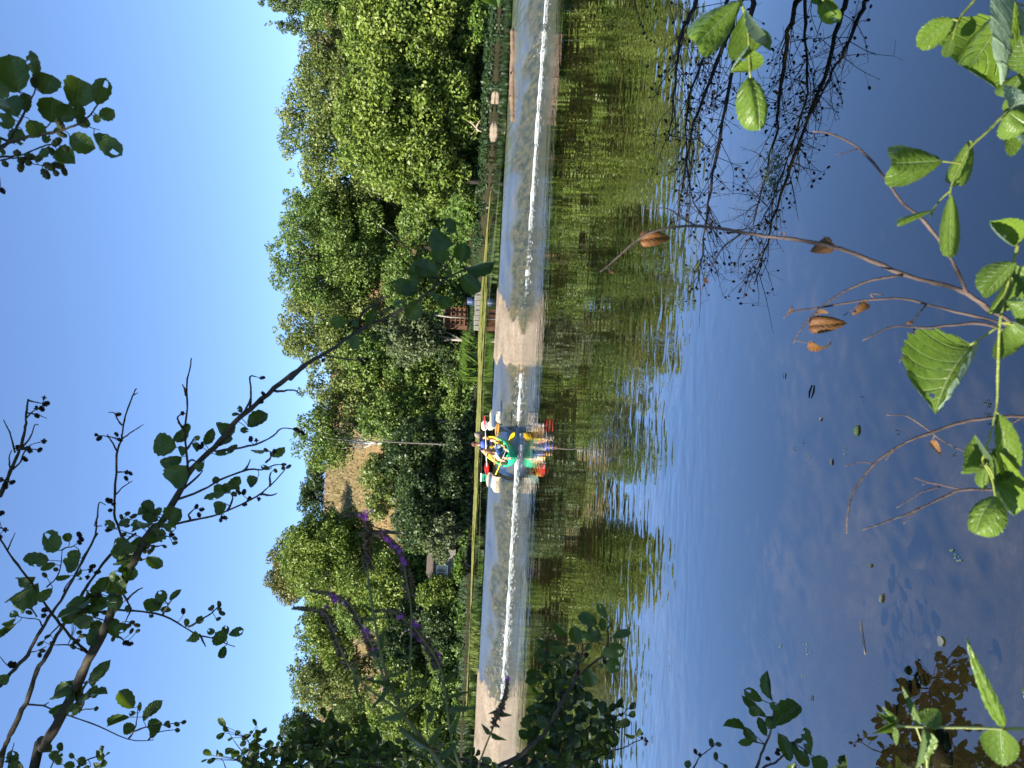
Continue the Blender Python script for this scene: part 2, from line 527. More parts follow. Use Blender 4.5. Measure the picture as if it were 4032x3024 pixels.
# ---- water
def water_mat(name, ior, tint, ripples, rough=.015):
    t = NT(name)
    nm = ripples(t)
    fc = t.n('ShaderNodeLayerWeight', Normal=nm).outputs['Facing']
    fr = t.math('ADD', ior, t.math('MULTIPLY', t.math('POWER', fc, 3.0), 1.0 - ior))
    gl = t.n('ShaderNodeBsdfGlossy', Color=(.97, .98, 1.0, 1), Roughness=rough, Normal=nm).outputs[0]
    tr = t.n('ShaderNodeBsdfTransparent', Color=(*tint, 1)).outputs[0]
    return t.done(t.mixs(fr, tr, gl))
RA, RB, RC = .0085, .0062, .0060
def rip_low(t):
    v = t.coord()
    sep = t.n('ShaderNodeSeparateXYZ', Vector=v)
    near = t.n('ShaderNodeMapRange', Value=sep.outputs[1]); near.interpolation_type = 'SMOOTHSTEP'
    near.inputs[1].default_value = 5.6; near.inputs[2].default_value = 8.2
    calm = t.n('ShaderNodeMapRange', Value=sep.outputs[1]); calm.interpolation_type = 'SMOOTHSTEP'
    calm.inputs[1].default_value = 9.5; calm.inputs[2].default_value = 15.0; calm.inputs[3].default_value = 1.0; calm.inputs[4].default_value = .10
    a = t.noise(t.coord((.30, 1.25, 1)), 1.0, 1.5, .5, .4)
    b = t.noise(t.coord((2.3, 4.6, 1), rot=(0, 0, .12)), 1.0, 1.5, .5, .3)
    c = t.noise(t.coord((2.4, 6.5, 1)), 1.0, 1, .5, .2)
    far = t.n('ShaderNodeMapRange', Value=sep.outputs[1]); far.interpolation_type = 'SMOOTHSTEP'
    far.inputs[1].default_value = 9.0; far.inputs[2].default_value = 14.0
    weirw = t.n('ShaderNodeMapRange', Value=sep.outputs[1]); weirw.interpolation_type = 'SMOOTHSTEP'
    weirw.inputs[1].default_value = 16.0; weirw.inputs[2].default_value = 23.0
    h = t.math('MULTIPLY', t.math('MULTIPLY', b, RB), t.math('MULTIPLY', near.outputs[0], calm.outputs[0]))
    h = t.math('ADD', h, t.math('MULTIPLY', t.math('MULTIPLY', a, RA), far.outputs[0]))
    h = t.math('ADD', h, t.math('MULTIPLY', t.math('MULTIPLY', c, RC), weirw.outputs[0]))
    h2 = t.math('MULTIPLY', t.noise(t.coord((1, 1.4, 1)), .9, 2, .5), .0008)
    return t.bump(t.math('ADD', h, h2), 1.0, 1.0)
def rip_up(t):
    a = t.noise(t.coord((1, 2.2, 1)), 1.1, 3, .5, .2)
    return t.bump(t.math('MULTIPLY', a, .004), 1.0, 1.0)
low_water = water_mat('water_lower', .23, (.37, .37, .32), rip_low)  # dark tint stands in for tree shade over the near bed
up_water = water_mat('water_upper', .10, (.5, .5, .35), rip_up, .02)
wxs = np.concatenate([np.linspace(-160, -15, 14), np.linspace(-14, 16, 60), np.linspace(17, 160, 14)])
WX = np.repeat(wxs[None, :], 40, 0)
WY = -60 + np.linspace(0, 1, 40)[:, None] ** .7 * (y_foot(WX) + .35 + 60)
tagp(link('lower_water', grid_mesh('lower_water', WX, WY, np.zeros_like(WX), low_water)), kind='structure')
WX = np.repeat(wxs[None, :], 12, 0)
WY = y_crest(WX) + .35 + np.linspace(0, 1, 12)[:, None] * (y_bank(WX) + .8 - y_crest(WX) - .35)
tagp(link('upper_water', grid_mesh('upper_water', WX, WY, np.full_like(WX, Z_UP), up_water)), kind='structure')

# ---- the weir: a long concrete sill with a sloping face
CH0, CH1 = -3.42, -1.75                    # sides of the canoe pass
def weir_surface(X, T, lump=True):
    """X across, T from 0 (upstream, under water) over the crest to 1 (foot, under water)"""
    yc = y_crest(X); yf = y_foot(X)
    s = np.clip((T - .22) / .66, 0, None)
    Y = np.where(T < .22, yc + .9 * (1 - T / .22), yc + (yf - yc) * s)
    Zs = (Z_UP - .03) - (Z_UP - .03) * np.clip(s, 0, 1.3) ** 1.25
    Z = np.where(T < .22, Z_UP - .03 - .45 * (1 - T / .22) ** 2, Zs)
    Z = np.where(T > .95, Z - (T - .95) * 5, Z)
    cut = smooth(CH0 - .12, CH0 + .06, X) * smooth(CH1 + .12, CH1 - .06, X)
    Z = Z - cut * (.34 * smooth(.0, .25, T) * smooth(1.0, .6, T))
    return Y, Z
def dry_mask(X, T, g=0.0):
    s = np.clip((T - .22) / .66, -.3, 1.2)
    wob = (vnoise(X * 2.1, T * 9, 21) - .5) * .5 + (vnoise(X * 7, T * 25, 22) - .5) * .25
    xr = 3.75 - 1.75 * np.clip(s, 0, 1) ** .7 + wob
    xl = .82 - .10 * s + wob * .6 + .38 * np.exp(-((s - .33) / .09) ** 2)
    a = smooth(-.10 - g, .10, xr - X) * smooth(-.08 - g, .08, X - xl)
    xb = -11.35 - .95 * np.clip(s, 0, 1) + wob
    b = smooth(-.10 - g, .10, xb - X)
    return np.maximum(a, b)
wx = np.concatenate([np.linspace(-46, -16, 40), np.linspace(-15.9, 15.9, 640), np.linspace(16, 46, 40)])
wt = np.linspace(0, 1, 74)
PX, PT = np.meshgrid(wx, wt)
PY, PZ = weir_surface(PX, PT)
D = dry_mask(PX, PT)
S = (PT - .22) / .66
moss = smooth(.32, .68, S + (vnoise(PX * 1.7, PT * 6, 31) - .5) * .5) * (1 - D)
lum = (vnoise(PX * 5.5, PY * 9, 33) - .5) * .055 + (vnoise(PX * 14, PY * 22, 34) - .5) * .04
inch = smooth(CH0 - .05, CH0 + .1, PX) * smooth(CH1 + .05, CH1 - .1, PX)
PZ = PZ + moss * lum * (1 - .6 * inch) + D * (.055 + .02 * (vnoise(PX * 2, PT * 8, 35) - .5)) * smooth(1.0, .93, PT)
FR = np.clip(dry_mask(PX, PT, .75) * 1.1, 0, 1) * (.35 + .65 * smooth(.05, .6, S))
def weir_mat():
    t = NT('weir_concrete')
    v = t.coord()
    dry = t.attr('dry'); ms = t.attr('moss'); fr = t.attr('fringe')
    n1 = t.noise(t.coord((.6, 1.6, 1)), 1.5, 6, .62, .4); n2 = t.noise(v, 9, 5, .65); n3 = t.noise(t.coord((1, .45, 1)), 5.0, 5, .65)
    conc = t.ramp(t.math('ADD', t.math('MULTIPLY', n1, .6), t.math('MULTIPLY', n2, .4)), [(.3, (.070, .052, .036)), (.5, (.138, .109, .078)), (.68, (.215, .178, .136))])
    wet = t.ramp(n1, [(.3, (.055, .055, .040)), (.55, (.11, .105, .070)), (.75, (.16, .125, .075))])
    mossc = t.ramp(n3, [(.28, (.014, .018, .008)), (.45, (.042, .044, .018)), (.58, (.085, .070, .030)), (.72, (.032, .055, .020)), (.88, (.17, .155, .10))])
    c = t.mixc(ms, wet, mossc)
    alg = t.ramp(n2, [(.35, (.060, .068, .018)), (.6, (.125, .082, .026))])
    c = t.mixc(fr, c, alg)
    c = t.mixc(dry, c, conc)
    rg = t.n('ShaderNodeMapRange', Value=dry); rg.inputs[3].default_value = .3; rg.inputs[4].default_value = .9
    h = t.math('ADD', t.math('MULTIPLY', n2, .5), t.math('MULTIPLY', n3, t.math('MULTIPLY', ms, 1.5)))
    return t.done(t.princ(c, rg.outputs[0], t.bump(h, .7, .06), .4))
weir = link('weir', grid_mesh('weir', PX, PY, PZ, weir_mat(), {'dry': D, 'moss': moss, 'fringe': FR}))
tagp(weir, 'long low concrete weir crossing the river, mossy wet face with dry pale patches', 'weir')
# the sheet of water sliding down the face
def film_mat():
    t = NT('weir_water')
    foam = t.attr('foam')
    st_ = t.coord((1, .22, .22))
    n1 = t.noise(st_, 16, 3, .6); n2 = t.noise(t.coord((1, .5, .5)), 34, 3, .7)
    nm = t.bump(t.math('ADD', t.math('MULTIPLY', t.noise(t.coord((1, .18, .18)), 7, 3, .5), .035), t.math('MULTIPLY', n1, .010)), 1.0, 1.0)
    f = t.math('ADD', foam, t.math('MULTIPLY', t.math('SUBTRACT', t.math('ADD', t.math('MULTIPLY', n1, .4), t.math('MULTIPLY', n2, .6)), .5), 2.4))
    fm = t.n('ShaderNodeMapRange', Value=f); fm.inputs[1].default_value = .52; fm.inputs[2].default_value = .85
    fr = t.math('MULTIPLY', t.n('ShaderNodeFresnel', IOR=1.30, Normal=nm).outputs[0], t.n('ShaderNodeMapRange', Value=t.attr('moss'), i1=0.0, i2=1.0, i3=.52, i4=.16).outputs[0])
    gl = t.n('ShaderNodeBsdfGlossy', Color=(1, 1, 1, 1), Roughness=.10, Normal=nm).outputs[0]
    tr = t.n('ShaderNodeBsdfTransparent', Color=(.86, .88, .82, 1)).outputs[0]
    w = t.mixs(fr, tr, gl)
    wh = t.n('ShaderNodeBsdfDiffuse', Color=(.78, .80, .80, 1)).outputs[0]
    return t.done(t.mixs(t.math('MULTIPLY', fm.outputs[0], .9), w, wh))
FY, FZ = weir_surface(PX, PT)
foam = -.02 + .10 * smooth(.35, .9, S) + .30 * smooth(.55, .95, S) * smooth(.52, .78, vnoise(PX * 1.1, PX * 0 + 3, 41)) + .35 * inch * smooth(.5, .95, S)
foam *= (1 - smooth(.05, .3, D))
FZ = FZ + .024 + .012 * (vnoise(PX * 5, PY * .8, 42) - .5)
tagp(link('weir_water', grid_mesh('weir_water', PX, FY, FZ, film_mat(), {'foam': foam, 'moss': moss})), kind='structure')
# white foam along the foot and flecks drifting off it
rf = np.random.RandomState(3)
V = []; 
def flecks(n, xfun, yfun, lx, ly, z=.012, zj=.03):
    x = xfun(n); y = yfun(x, n)
    a = lx * rf.uniform(.4, 1.3, n); b = ly * rf.uniform(.4, 1.3, n)
    zz = z + rf.uniform(0, zj, n)
    q = np.stack([np.stack([x - a, y + rf.uniform(-.3, .3, n) * b, zz - .004], -1), np.stack([x + rf.uniform(-.3, .3, n) * a, y - b, zz], -1),
                  np.stack([x + a, y + rf.uniform(-.3, .3, n) * b, zz - .004], -1), np.stack([x + rf.uniform(-.3, .3, n) * a, y + b, zz + b * .6], -1)], 1)
    V.append(q.reshape(-1, 3))
def wetx(n):
    x = rf.uniform(-12.0, 14, n)
    keep = ((x > 3.0) | (x < .4)) & ((vnoise(x * .9, x * 0, 51) > .25) | (rf.rand(n) < .3))
    return x[keep]
for part_ in range(1):
    x = wetx(1500); n = len(x)
    flecks(n, lambda n_: x, lambda x_, n_: y_foot(x_) - .02 + rf.normal(0, .018, n_) * (1 + 1.4 * smooth(.5, .8, vnoise(x_ * .6, x_ * 0, 52))), .035, .010, .004, .020)
    x2 = wetx(1500); x2 = x2[(x2 < -2) | (rf.rand(len(x2)) < .25)]
    flecks(len(x2), lambda n_: x2, lambda x_, n_: y_foot(x_) - np.abs(rf.normal(0, .75, n_)) - .05, .07, .012, .006, .003)
fx_ = np.arange(-12.2, 14.5, .02)
wetm = np.clip(smooth(2.9, 3.4, fx_) + smooth(.5, .1, fx_), 0, 1)
wid = wetm * smooth(.22, .38, vnoise(fx_ * 1.7, fx_ * 0, 63) + .3 * vnoise(fx_ * 8, fx_ * 0, 64)) * .42 * (.035 + .30 * vnoise(fx_ * .45, fx_ * 0, 55) ** 3 + .05 * vnoise(fx_ * 6, fx_ * 0, 56) + .10 * smooth(4, 9, fx_) * vnoise(fx_ * 1.3, fx_ * 0, 57) ** 2)
rows = [y_foot(fx_) + .05, y_foot(fx_) + .01, y_foot(fx_) - wid * .5, y_foot(fx_) - wid]
hz = [.030 + .025 * vnoise(fx_ * 5, fx_ * 0, 58), .020 + .02 * vnoise(fx_ * 7, fx_ * 0, 59), .010 + .012 * vnoise(fx_ * 9, fx_ * 0, 60), np.full_like(fx_, .004)]
for r_ in range(3):
    k = np.where((wid[:-1] > .02) & (wid[1:] > .02))[0]
    q = np.stack([np.stack([fx_[k], rows[r_][k], hz[r_][k]], -1), np.stack([fx_[k], rows[r_ + 1][k], hz[r_ + 1][k]], -1),
                  np.stack([fx_[k + 1], rows[r_ + 1][k + 1], hz[r_ + 1][k + 1]], -1), np.stack([fx_[k + 1], rows[r_][k + 1], hz[r_][k + 1]], -1)], 1)
    V.append(q.reshape(-1, 3))
Vq = np.concatenate(V); t = NT('foam_white')
foam_m = t.done(t.princ((.33, .35, .36), .8, None, .2))
tagp(link('foam', quads_mesh('foam', Vq, len(Vq) // 4, foam_m)), kind='stuff')

# floating weed on the upper pool: a long yellow-green raft
n = 15000
x = rf.uniform(-17, 9.5, n); w = rf.rand(n)
y0 = 36.5 + .2 * (9 - x) * .25; y1 = y_bank(x) - 2.2
y0 = y0 + 2.2 * vnoise(x * .5, x * 0, 65); y1 = y1 - 3.5 * vnoise(x * .35, x * 0, 66)
y = y0 + (y1 - y0) * w
dens = vnoise(x * .22, y * .9, 61) * .55 + vnoise(x * .8, y * 3.2, 62) * .45
dens = dens + .25 * smooth(.25, .8, w) - .10 + .12 * smooth(-12, -6, x) - .5 * smooth(4, 9.5, x) * smooth(.3, .9, 1 - w)
k = (dens > .47) & (y < y1)
x = x[k]; y = y[k]; n = len(x)
a = rf.uniform(.15, .55, n); b = rf.uniform(.05, .16, n); th = rf.uniform(-.3, .3, n)
z = np.full(n, Z_UP + .006) + rf.uniform(0, .02, n)
q = np.stack([np.stack([x - a, y - a * th, z], -1), np.stack([x, y - b, z + rf.uniform(0, .015, n)], -1), np.stack([x + a, y + a * th, z], -1), np.stack([x, y + b, z + rf.uniform(0, .03, n)], -1)], 1).reshape(-1, 3)
M['weed'] = foliage_mat('floating_weed', (.085, .10, .02), (.165, .17, .04), (.24, .235, .08), .2)
tagp(link('floating_weed', quads_mesh('floating_weed', q, n, M['weed'], rf.rand(n))), kind='stuff')

# ------------------------------------------------------------------ trees of the far bank
def leaf_quads(rng, C, Rc, n_per, size, up=.35, ratio=.62, tint0=None, shell=.45):
    """leaves round clump centres C (k,3) with radii Rc (k,3)"""
    k = len(C)
    idx = np.repeat(np.arange(k), n_per)
    n = len(idx)
    d = rng.normal(size=(n, 3)); d /= np.linalg.norm(d, axis=1)[:, None]
    rr = shell + (1 - shell) * rng.rand(n) ** .6
    P = C[idx] + d * Rc[idx] * rr[:, None]
    nrm = d * .55 + np.array([0, 0, up]) + rng.normal(size=(n, 3)) * .55
    nrm /= np.linalg.norm(nrm, axis=1)[:, None]
    a = rng.normal(size=(n, 3)); a -= nrm * (a * nrm).sum(1)[:, None]; a /= np.linalg.norm(a, axis=1)[:, None]
    b = np.cross(nrm, a)
    s = size * rng.uniform(.6, 1.35, n)
    L = a * s[:, None] * .5; W = b * (s * ratio)[:, None] * .5
    q = np.stack([P - L, P - W + nrm * (s * .08)[:, None], P + L, P + W + nrm * (s * .08)[:, None]], 1).reshape(-1, 3)
    base = rng.uniform(.2, .8, k) if tint0 is None else tint0
    tint = np.clip(base[idx] + rng.normal(0, .16, n), 0, 1)
    return q, tint, n

def far_tree(seed, name, label, v, hw, ut, ub, y, mat, bark='bark_grey', cb=None, dens=1.0, clump=.30, nclump=70, lean=0.0, size=.21, airy=0.0, trunk_r=None, shape='round', cat='tree', limbs=True, yscale=.85):
    rng = np.random.RandomState(seed)
    top = at(ut, v, y); cbp = at(cb if cb else ub - .12 * (ub - ut), v, y)
    x0 = at((ut + ub) / 2, v, y).x
    gz = zh(x0, y)
    rx = hw * y / FPX
    zt = top.z; zb = max(gz + .1, cbp.z)
    root = empty(name, (x0, y, gz - .1))
    tagp(root, label, cat, 'trees on the far bank' if cat == 'tree' else 'bushes on the far bank')
    H = zt - zb; cz = (zt + zb) / 2; ry = rx * yscale
    # clumps spread through an uneven crown
    d = rng.normal(size=(nclump, 3)); d /= np.linalg.norm(d, axis=1)[:, None]
    r = rng.rand(nclump) ** .45
    rc = clump * (rx * rx * max(H / 2, .1)) ** (1 / 3) * rng.uniform(.55, 1.35, nclump)
    q = d * r[:, None]
    if shape == 'spire':
        zz = q[:, 2]; q[:, :2] *= (1.0 - .75 * np.clip(zz, -.3, 1))[:, None]; rc = rc * (.85 - .35 * np.clip(zz, 0, 1))
    elif shape == 'dome':
        zz = q[:, 2]; q[:, :2] *= np.where(zz < 0, 1.0, 1.0)[:, None]
    C = np.stack([q[:, 0] * np.maximum(rx - rc * .25, .2), q[:, 1] * np.maximum(ry - rc * .4, .2), q[:, 2] * np.maximum(H / 2 - rc * .45, .2)], -1)
    C[:, 2] += cz; C[:, 0] += lean * (C[:, 2] - cz)
    ne = nclump // 2                         # small sprays that break the outline
    de = rng.normal(size=(ne, 3)); de[:, 2] = np.abs(de[:, 2]) * .9 + de[:, 2] * .1; de /= np.linalg.norm(de, axis=1)[:, None]
    if shape == 'spire': de[:, :2] *= (1.0 - .62 * np.clip(de[:, 2], 0, 1))[:, None] * .9
    Ce = de * np.array([rx, ry, H / 2]) * rng.uniform(.86, 1.07, ne)[:, None]
    Ce[:, 2] += cz; Ce[:, 0] += lean * (Ce[:, 2] - cz)
    C = np.concatenate([C, Ce]); rc = np.concatenate([rc, rc.mean() * rng.uniform(.22, .5, ne)])
    loc = np.array([root.location.x, root.location.y, root.location.z])
    Cl = C - np.array([0, 0, loc[2]])
    Rc = np.stack([rc, rc, rc * .82], -1)
    npl = np.maximum(8, (dens * 4 * math.pi * rc ** 2 / (size * size * .62 * .5) * .43 * (1 - airy)).astype(int))
    q, tint, n = leaf_quads(rng, Cl, Rc, npl, size, shell=.35 + .2 * (1 - airy))
    crown = link('crown', quads_mesh('crown', q, n, M[mat], tint), root)
    # trunk and limbs
    if limbs:
        tr = MB(); h = zt - gz
        r0 = trunk_r if trunk_r else .018 * h + .03
        tp = [(0, 0, 0)]
        for i in range(1, 7):
            f = i / 6
            tp.append((lean * f * h * .3 + rng.normal(0, .08) * f * 2, rng.normal(0, .08) * f * 2, f * h * .86))
        tr.tube(catmull(tp, 3), list(np.linspace(r0, r0 * .15, 19)), 7)
        order = rng.permutation(nclump + ne)[:34]
        for j in order:
            c = Cl[j]; f = np.clip((c[2] / max(h, .1)) - .22, .12, .8)
            i0 = np.array(tp[0]) + (np.array(tp[-1]) - np.array(tp[0])) * f / .86
            mid = (i0 + c) / 2 + np.array([0, 0, -.08 * np.linalg.norm(c - i0)])
            rr = r0 * (1 - f) * .42 + .012
            tr.tube(catmull([i0, mid, c], 3), list(np.linspace(rr, rr * .25, 7)), 5, False)
        tr.build('trunk', M[bark], root)
    return root

T = far_tree
ROWS = [
 # seed, label, v, hw, utop, ubase, y, material, extras
 (1, 'tall dark spire of poplar at the right edge of the bank, tallest of the poplars', 42, 80, 1022, 1900, 72, 'fol_poplar', dict(shape='spire', nclump=70, clump=0.32, cb=1600)),
 (2, 'slim poplar standing just left of the tallest poplar, next to the brownish tree', 128, 66, 1058, 1900, 71, 'fol_poplar', dict(shape='spire', nclump=60, clump=0.32, cb=1560)),
 (3, 'poplar half cut off by the right edge of the picture behind the tallest poplar', -62, 80, 1005, 1900, 74, 'fol_poplar', dict(shape='spire', nclump=60, clump=0.32, cb=1600)),
 (4, 'brownish olive round tree between the poplars and the airy yellow-green ash', 245, 160, 1180, 1900, 66, 'fol_brown', dict(nclump=60, cb=1620)),
 (42, 'tall olive tree standing behind the brownish tree and the airy ash', 330, 140, 1150, 1900, 64, 'fol_ash', dict(nclump=90, clump=.24, airy=.1, cb=1620)),
 (43, 'leafy green tree behind the poplars at the right edge', 60, 130, 1180, 1900, 68, 'fol_green', dict(nclump=80, clump=.26, cb=1620)),
 (5, 'tall airy yellow-green ash with sky showing through its top, behind the willows', 545, 245, 1092, 1900, 60, 'fol_ash', dict(nclump=110, clump=0.23, airy=.35, cb=1640)),
 (6, 'bright yellow-green willow at the right edge overhanging the water', 90, 225, 1330, 1935, 41.5, 'fol_yellow', dict(nclump=125, clump=0.26, cb=1905, bark='bark_dark')),
 (7, 'broad yellow-green willow leaning left over the pale boulders', 470, 275, 1310, 1925, 42, 'fol_yellow', dict(nclump=150, clump=0.25, cb=1890, bark='bark_dark', lean=-.12)),
 (8, 'drooping lit willow bough hanging to the water left of the broad willow', 705, 135, 1480, 1920, 41.5, 'fol_yellow', dict(nclump=60, clump=0.29, cb=1860, bark='bark_dark')),
 (39, 'leafy tree low in the middle, between the drooping bough and the lattice shed', 880, 120, 1560, 1850, 58, 'fol_green', dict(nclump=60, cb=1800)),
 (40, 'low leafy tree behind the reeds under the straw clearing', 1510, 130, 1560, 1840, 56, 'fol_green', dict(nclump=60, cb=1800)),
 (41, 'low leafy tree at the foot of the slope behind the grey shed', 2230, 120, 1540, 1780, 53, 'fol_green', dict(nclump=60, cb=1750)),
 (9, 'tall green ash with grey forked trunk showing, above the dark middle bank', 1010, 235, 1045, 1880, 62, 'fol_green', dict(nclump=125, clump=0.23, airy=.2, cb=1620)),
 (10, 'green ash crown with pale leaves left of the forked ash', 1290, 205, 1090, 1870, 63, 'fol_ash', dict(nclump=105, clump=0.24, airy=.15, cb=1640)),
 (11, 'dark green tree filling the gap behind the drooping willow bough', 830, 150, 1125, 1890, 66, 'fol_green', dict(nclump=80, cb=1700)),
 (12, 'grey-green alder leaning over the bank above the tall reeds', 1330, 120, 1480, 1850, 52, 'fol_grey', dict(nclump=60, clump=0.29, cb=1770)),
 (13, 'low leafy tree in the middle of the bank behind the lattice shed', 1130, 160, 1500, 1860, 57, 'fol_green', dict(nclump=75, cb=1750)),
 (14, 'slender olive-green tree beside the straw-coloured clearing, right of the white trunk', 1545, 165, 1190, 1850, 60, 'fol_ash', dict(nclump=85, clump=0.24, airy=.15, cb=1640)),
 (15, 'green tree with one bare white trunk standing right of the straw hillside', 1745, 125, 1145, 1850, 58, 'fol_green', dict(nclump=65, clump=0.28, bark='bark_pale', cb=1400, trunk_r=.16, airy=.45)),
 (16, 'round dark oak on the crest of the straw hillside, right one of the pair', 1855, 75, 1205, 1300, 112, 'fol_dark', dict(nclump=40, clump=.3, size=.34)),
 (17, 'round dark oak on the crest of the straw hillside, left one of the pair', 1955, 85, 1170, 1305, 114, 'fol_dark', dict(nclump=40, clump=.3, size=.34)),
 (18, 'dark ivy-clad tree hanging low over the water behind the canoe', 1800, 165, 1520, 1840, 51.5, 'fol_dark', dict(nclump=80, clump=0.29, cb=1790)),  # dark ivy tone, with the overhang's shade put into the colour
 (19, 'dark ivy-clad tree hanging low over the water left of the canoe', 2010, 165, 1545, 1830, 48, 'fol_dark', dict(nclump=80, clump=0.29, cb=1780)),  # ivy green again, carrying overhang shade in its colour
 (20, 'sunlit olive bush in front of the straw hillside', 1905, 130, 1425, 1700, 54, 'fol_ash', dict(nclump=50, clump=0.32, cb=1600)),
 (21, 'tall fresh green tree left of the straw hillside, lower branches bare', 2195, 190, 1085, 1830, 58, 'fol_yellow', dict(nclump=110, clump=0.24, airy=.15, cb=1560)),
 (22, 'open-branched green tree leaning over the left end of the straw hillside', 2095, 75, 1185, 1830, 60, 'fol_green', dict(nclump=60, clump=0.27, airy=.3, cb=1480)),
 (23, 'big dark brown-green oak rising behind the fresh green tree', 2235, 125, 1042, 1330, 88, 'fol_brown', dict(nclump=70, clump=0.29, size=.28, bark='bark_dark')),
 (24, 'small dark hilltop oak left of the big brown-green oak', 2425, 85, 1190, 1330, 98, 'fol_dark', dict(nclump=45, clump=0.33, size=.3)),
 (25, 'yellow-green rounded tree on the left slope above the dark hollow', 2480, 130, 1165, 1830, 64, 'fol_yellow', dict(nclump=80, clump=0.24, airy=.2, cb=1420)),
 (26, 'olive green tree with thin bare dead twigs at its top on the left slope', 2675, 140, 1140, 1830, 66, 'fol_ash', dict(nclump=85, clump=0.24, airy=.15, cb=1500)),
 (27, 'leafy tree in front of the left slope next to the shed', 2330, 165, 1420, 1820, 52, 'fol_yellow', dict(nclump=75, clump=0.28, cb=1660)),
 (28, 'deep green tree above the dark hollow on the left bank', 2530, 150, 1470, 1810, 50, 'fol_dark', dict(nclump=75, clump=0.29, cb=1730)),
 (29, 'yellowish lit tree at the water on the far left bank', 2760, 160, 1440, 1810, 48, 'fol_yellow', dict(nclump=80, clump=0.27, cb=1770)),
 (30, 'broad green tree at the left edge of the far bank', 2930, 170, 1250, 1810, 57, 'fol_green', dict(nclump=100, clump=0.24, cb=1600)),
 (31, 'dark hilltop pine at the far left edge behind the leafy bush', 2880, 95, 1092, 1330, 92, 'fol_dark', dict(nclump=60, clump=0.30, size=.3)),
 (32, 'green tree half hidden behind the alder bush at the left edge', 3110, 170, 1180, 1810, 55, 'fol_green', dict(nclump=80, clump=0.27, cb=1640)),
 (33, 'mid green tree on the lower slope between clearing and forked ash', 1420, 130, 1330, 1850, 58, 'fol_green', dict(nclump=70, clump=0.28, cb=1640)),
 (34, 'mid green tree behind the white trunk at the foot of the hill', 1650, 120, 1400, 1850, 55, 'fol_green', dict(nclump=65, clump=0.29, cb=1700)),
 (35, 'olive tree filling the slope between the fresh green tree and the yellow-green one', 2400, 120, 1320, 1820, 61, 'fol_green', dict(nclump=60, clump=0.28, cb=1560)),
 (36, 'green willow just past the right edge of the picture', -170, 190, 1350, 1935, 41.5, 'fol_yellow', dict(nclump=70, clump=0.29, cb=1850)),
 (37, 'dense green tree behind the bright willow at the right edge', 150, 150, 1330, 1930, 56, 'fol_green', dict(nclump=70, clump=0.29, cb=1780)),
 (38, 'green tree behind the broad willow under the airy ash', 420, 170, 1290, 1930, 58, 'fol_ash', dict(nclump=80, clump=0.27, cb=1760)),
]
for (seed, label, v, hw, ut, ub, y, mat, kw) in ROWS:
    nm = 'poplar' if kw.get('shape') == 'spire' else ('oak' if 'oak' in label else ('willow' if 'willow' in label else ('ash_tree' if ' ash ' in label and 'green ash' in label or 'ash with' in label else 'tree')))
    T(seed, nm, label, v, hw, ut, ub, y, M and mat, **kw)
BUSH = [
 (61, 'dark shrub under the bright willow at the right edge of the bank', 250, 150, 1760, 1950, 44.0, 'fol_dark'),  # dark leaf colour also gives the shadow under the willow
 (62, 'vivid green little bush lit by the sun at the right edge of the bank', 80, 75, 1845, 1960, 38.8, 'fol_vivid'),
 (63, 'dark shrub behind the pale boulders under the broad willow', 480, 150, 1765, 1945, 44.5, 'fol_dark'),  # shadow below the broad willow is partly this dark leaf colour
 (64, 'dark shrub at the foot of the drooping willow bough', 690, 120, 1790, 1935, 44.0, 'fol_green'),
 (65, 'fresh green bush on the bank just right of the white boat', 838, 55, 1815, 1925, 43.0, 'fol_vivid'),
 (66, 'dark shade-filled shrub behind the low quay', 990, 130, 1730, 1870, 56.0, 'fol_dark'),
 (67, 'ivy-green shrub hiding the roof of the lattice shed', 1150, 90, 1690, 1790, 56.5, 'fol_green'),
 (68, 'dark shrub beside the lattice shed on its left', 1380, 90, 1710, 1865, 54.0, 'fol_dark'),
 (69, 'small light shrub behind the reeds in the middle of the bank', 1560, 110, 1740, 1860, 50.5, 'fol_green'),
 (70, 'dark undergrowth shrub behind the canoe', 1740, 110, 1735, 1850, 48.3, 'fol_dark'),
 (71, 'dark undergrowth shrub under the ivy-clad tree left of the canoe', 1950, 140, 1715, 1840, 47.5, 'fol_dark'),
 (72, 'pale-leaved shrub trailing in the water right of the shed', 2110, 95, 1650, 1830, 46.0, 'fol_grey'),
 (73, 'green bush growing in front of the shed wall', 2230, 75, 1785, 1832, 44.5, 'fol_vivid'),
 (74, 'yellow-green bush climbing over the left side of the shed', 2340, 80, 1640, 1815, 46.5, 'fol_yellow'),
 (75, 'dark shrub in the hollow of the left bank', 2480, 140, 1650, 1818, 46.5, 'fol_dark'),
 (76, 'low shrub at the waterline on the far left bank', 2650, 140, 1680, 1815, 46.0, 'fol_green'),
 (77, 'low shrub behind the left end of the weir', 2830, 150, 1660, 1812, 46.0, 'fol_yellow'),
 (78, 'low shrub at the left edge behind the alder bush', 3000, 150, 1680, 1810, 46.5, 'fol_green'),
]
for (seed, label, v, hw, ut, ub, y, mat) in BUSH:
    T(seed, 'shrub', label, v, hw, ut, ub, y, mat, cb=ub, nclump=46, clump=.30, size=.17, cat='shrub', limbs=True, trunk_r=.05, yscale=.6)

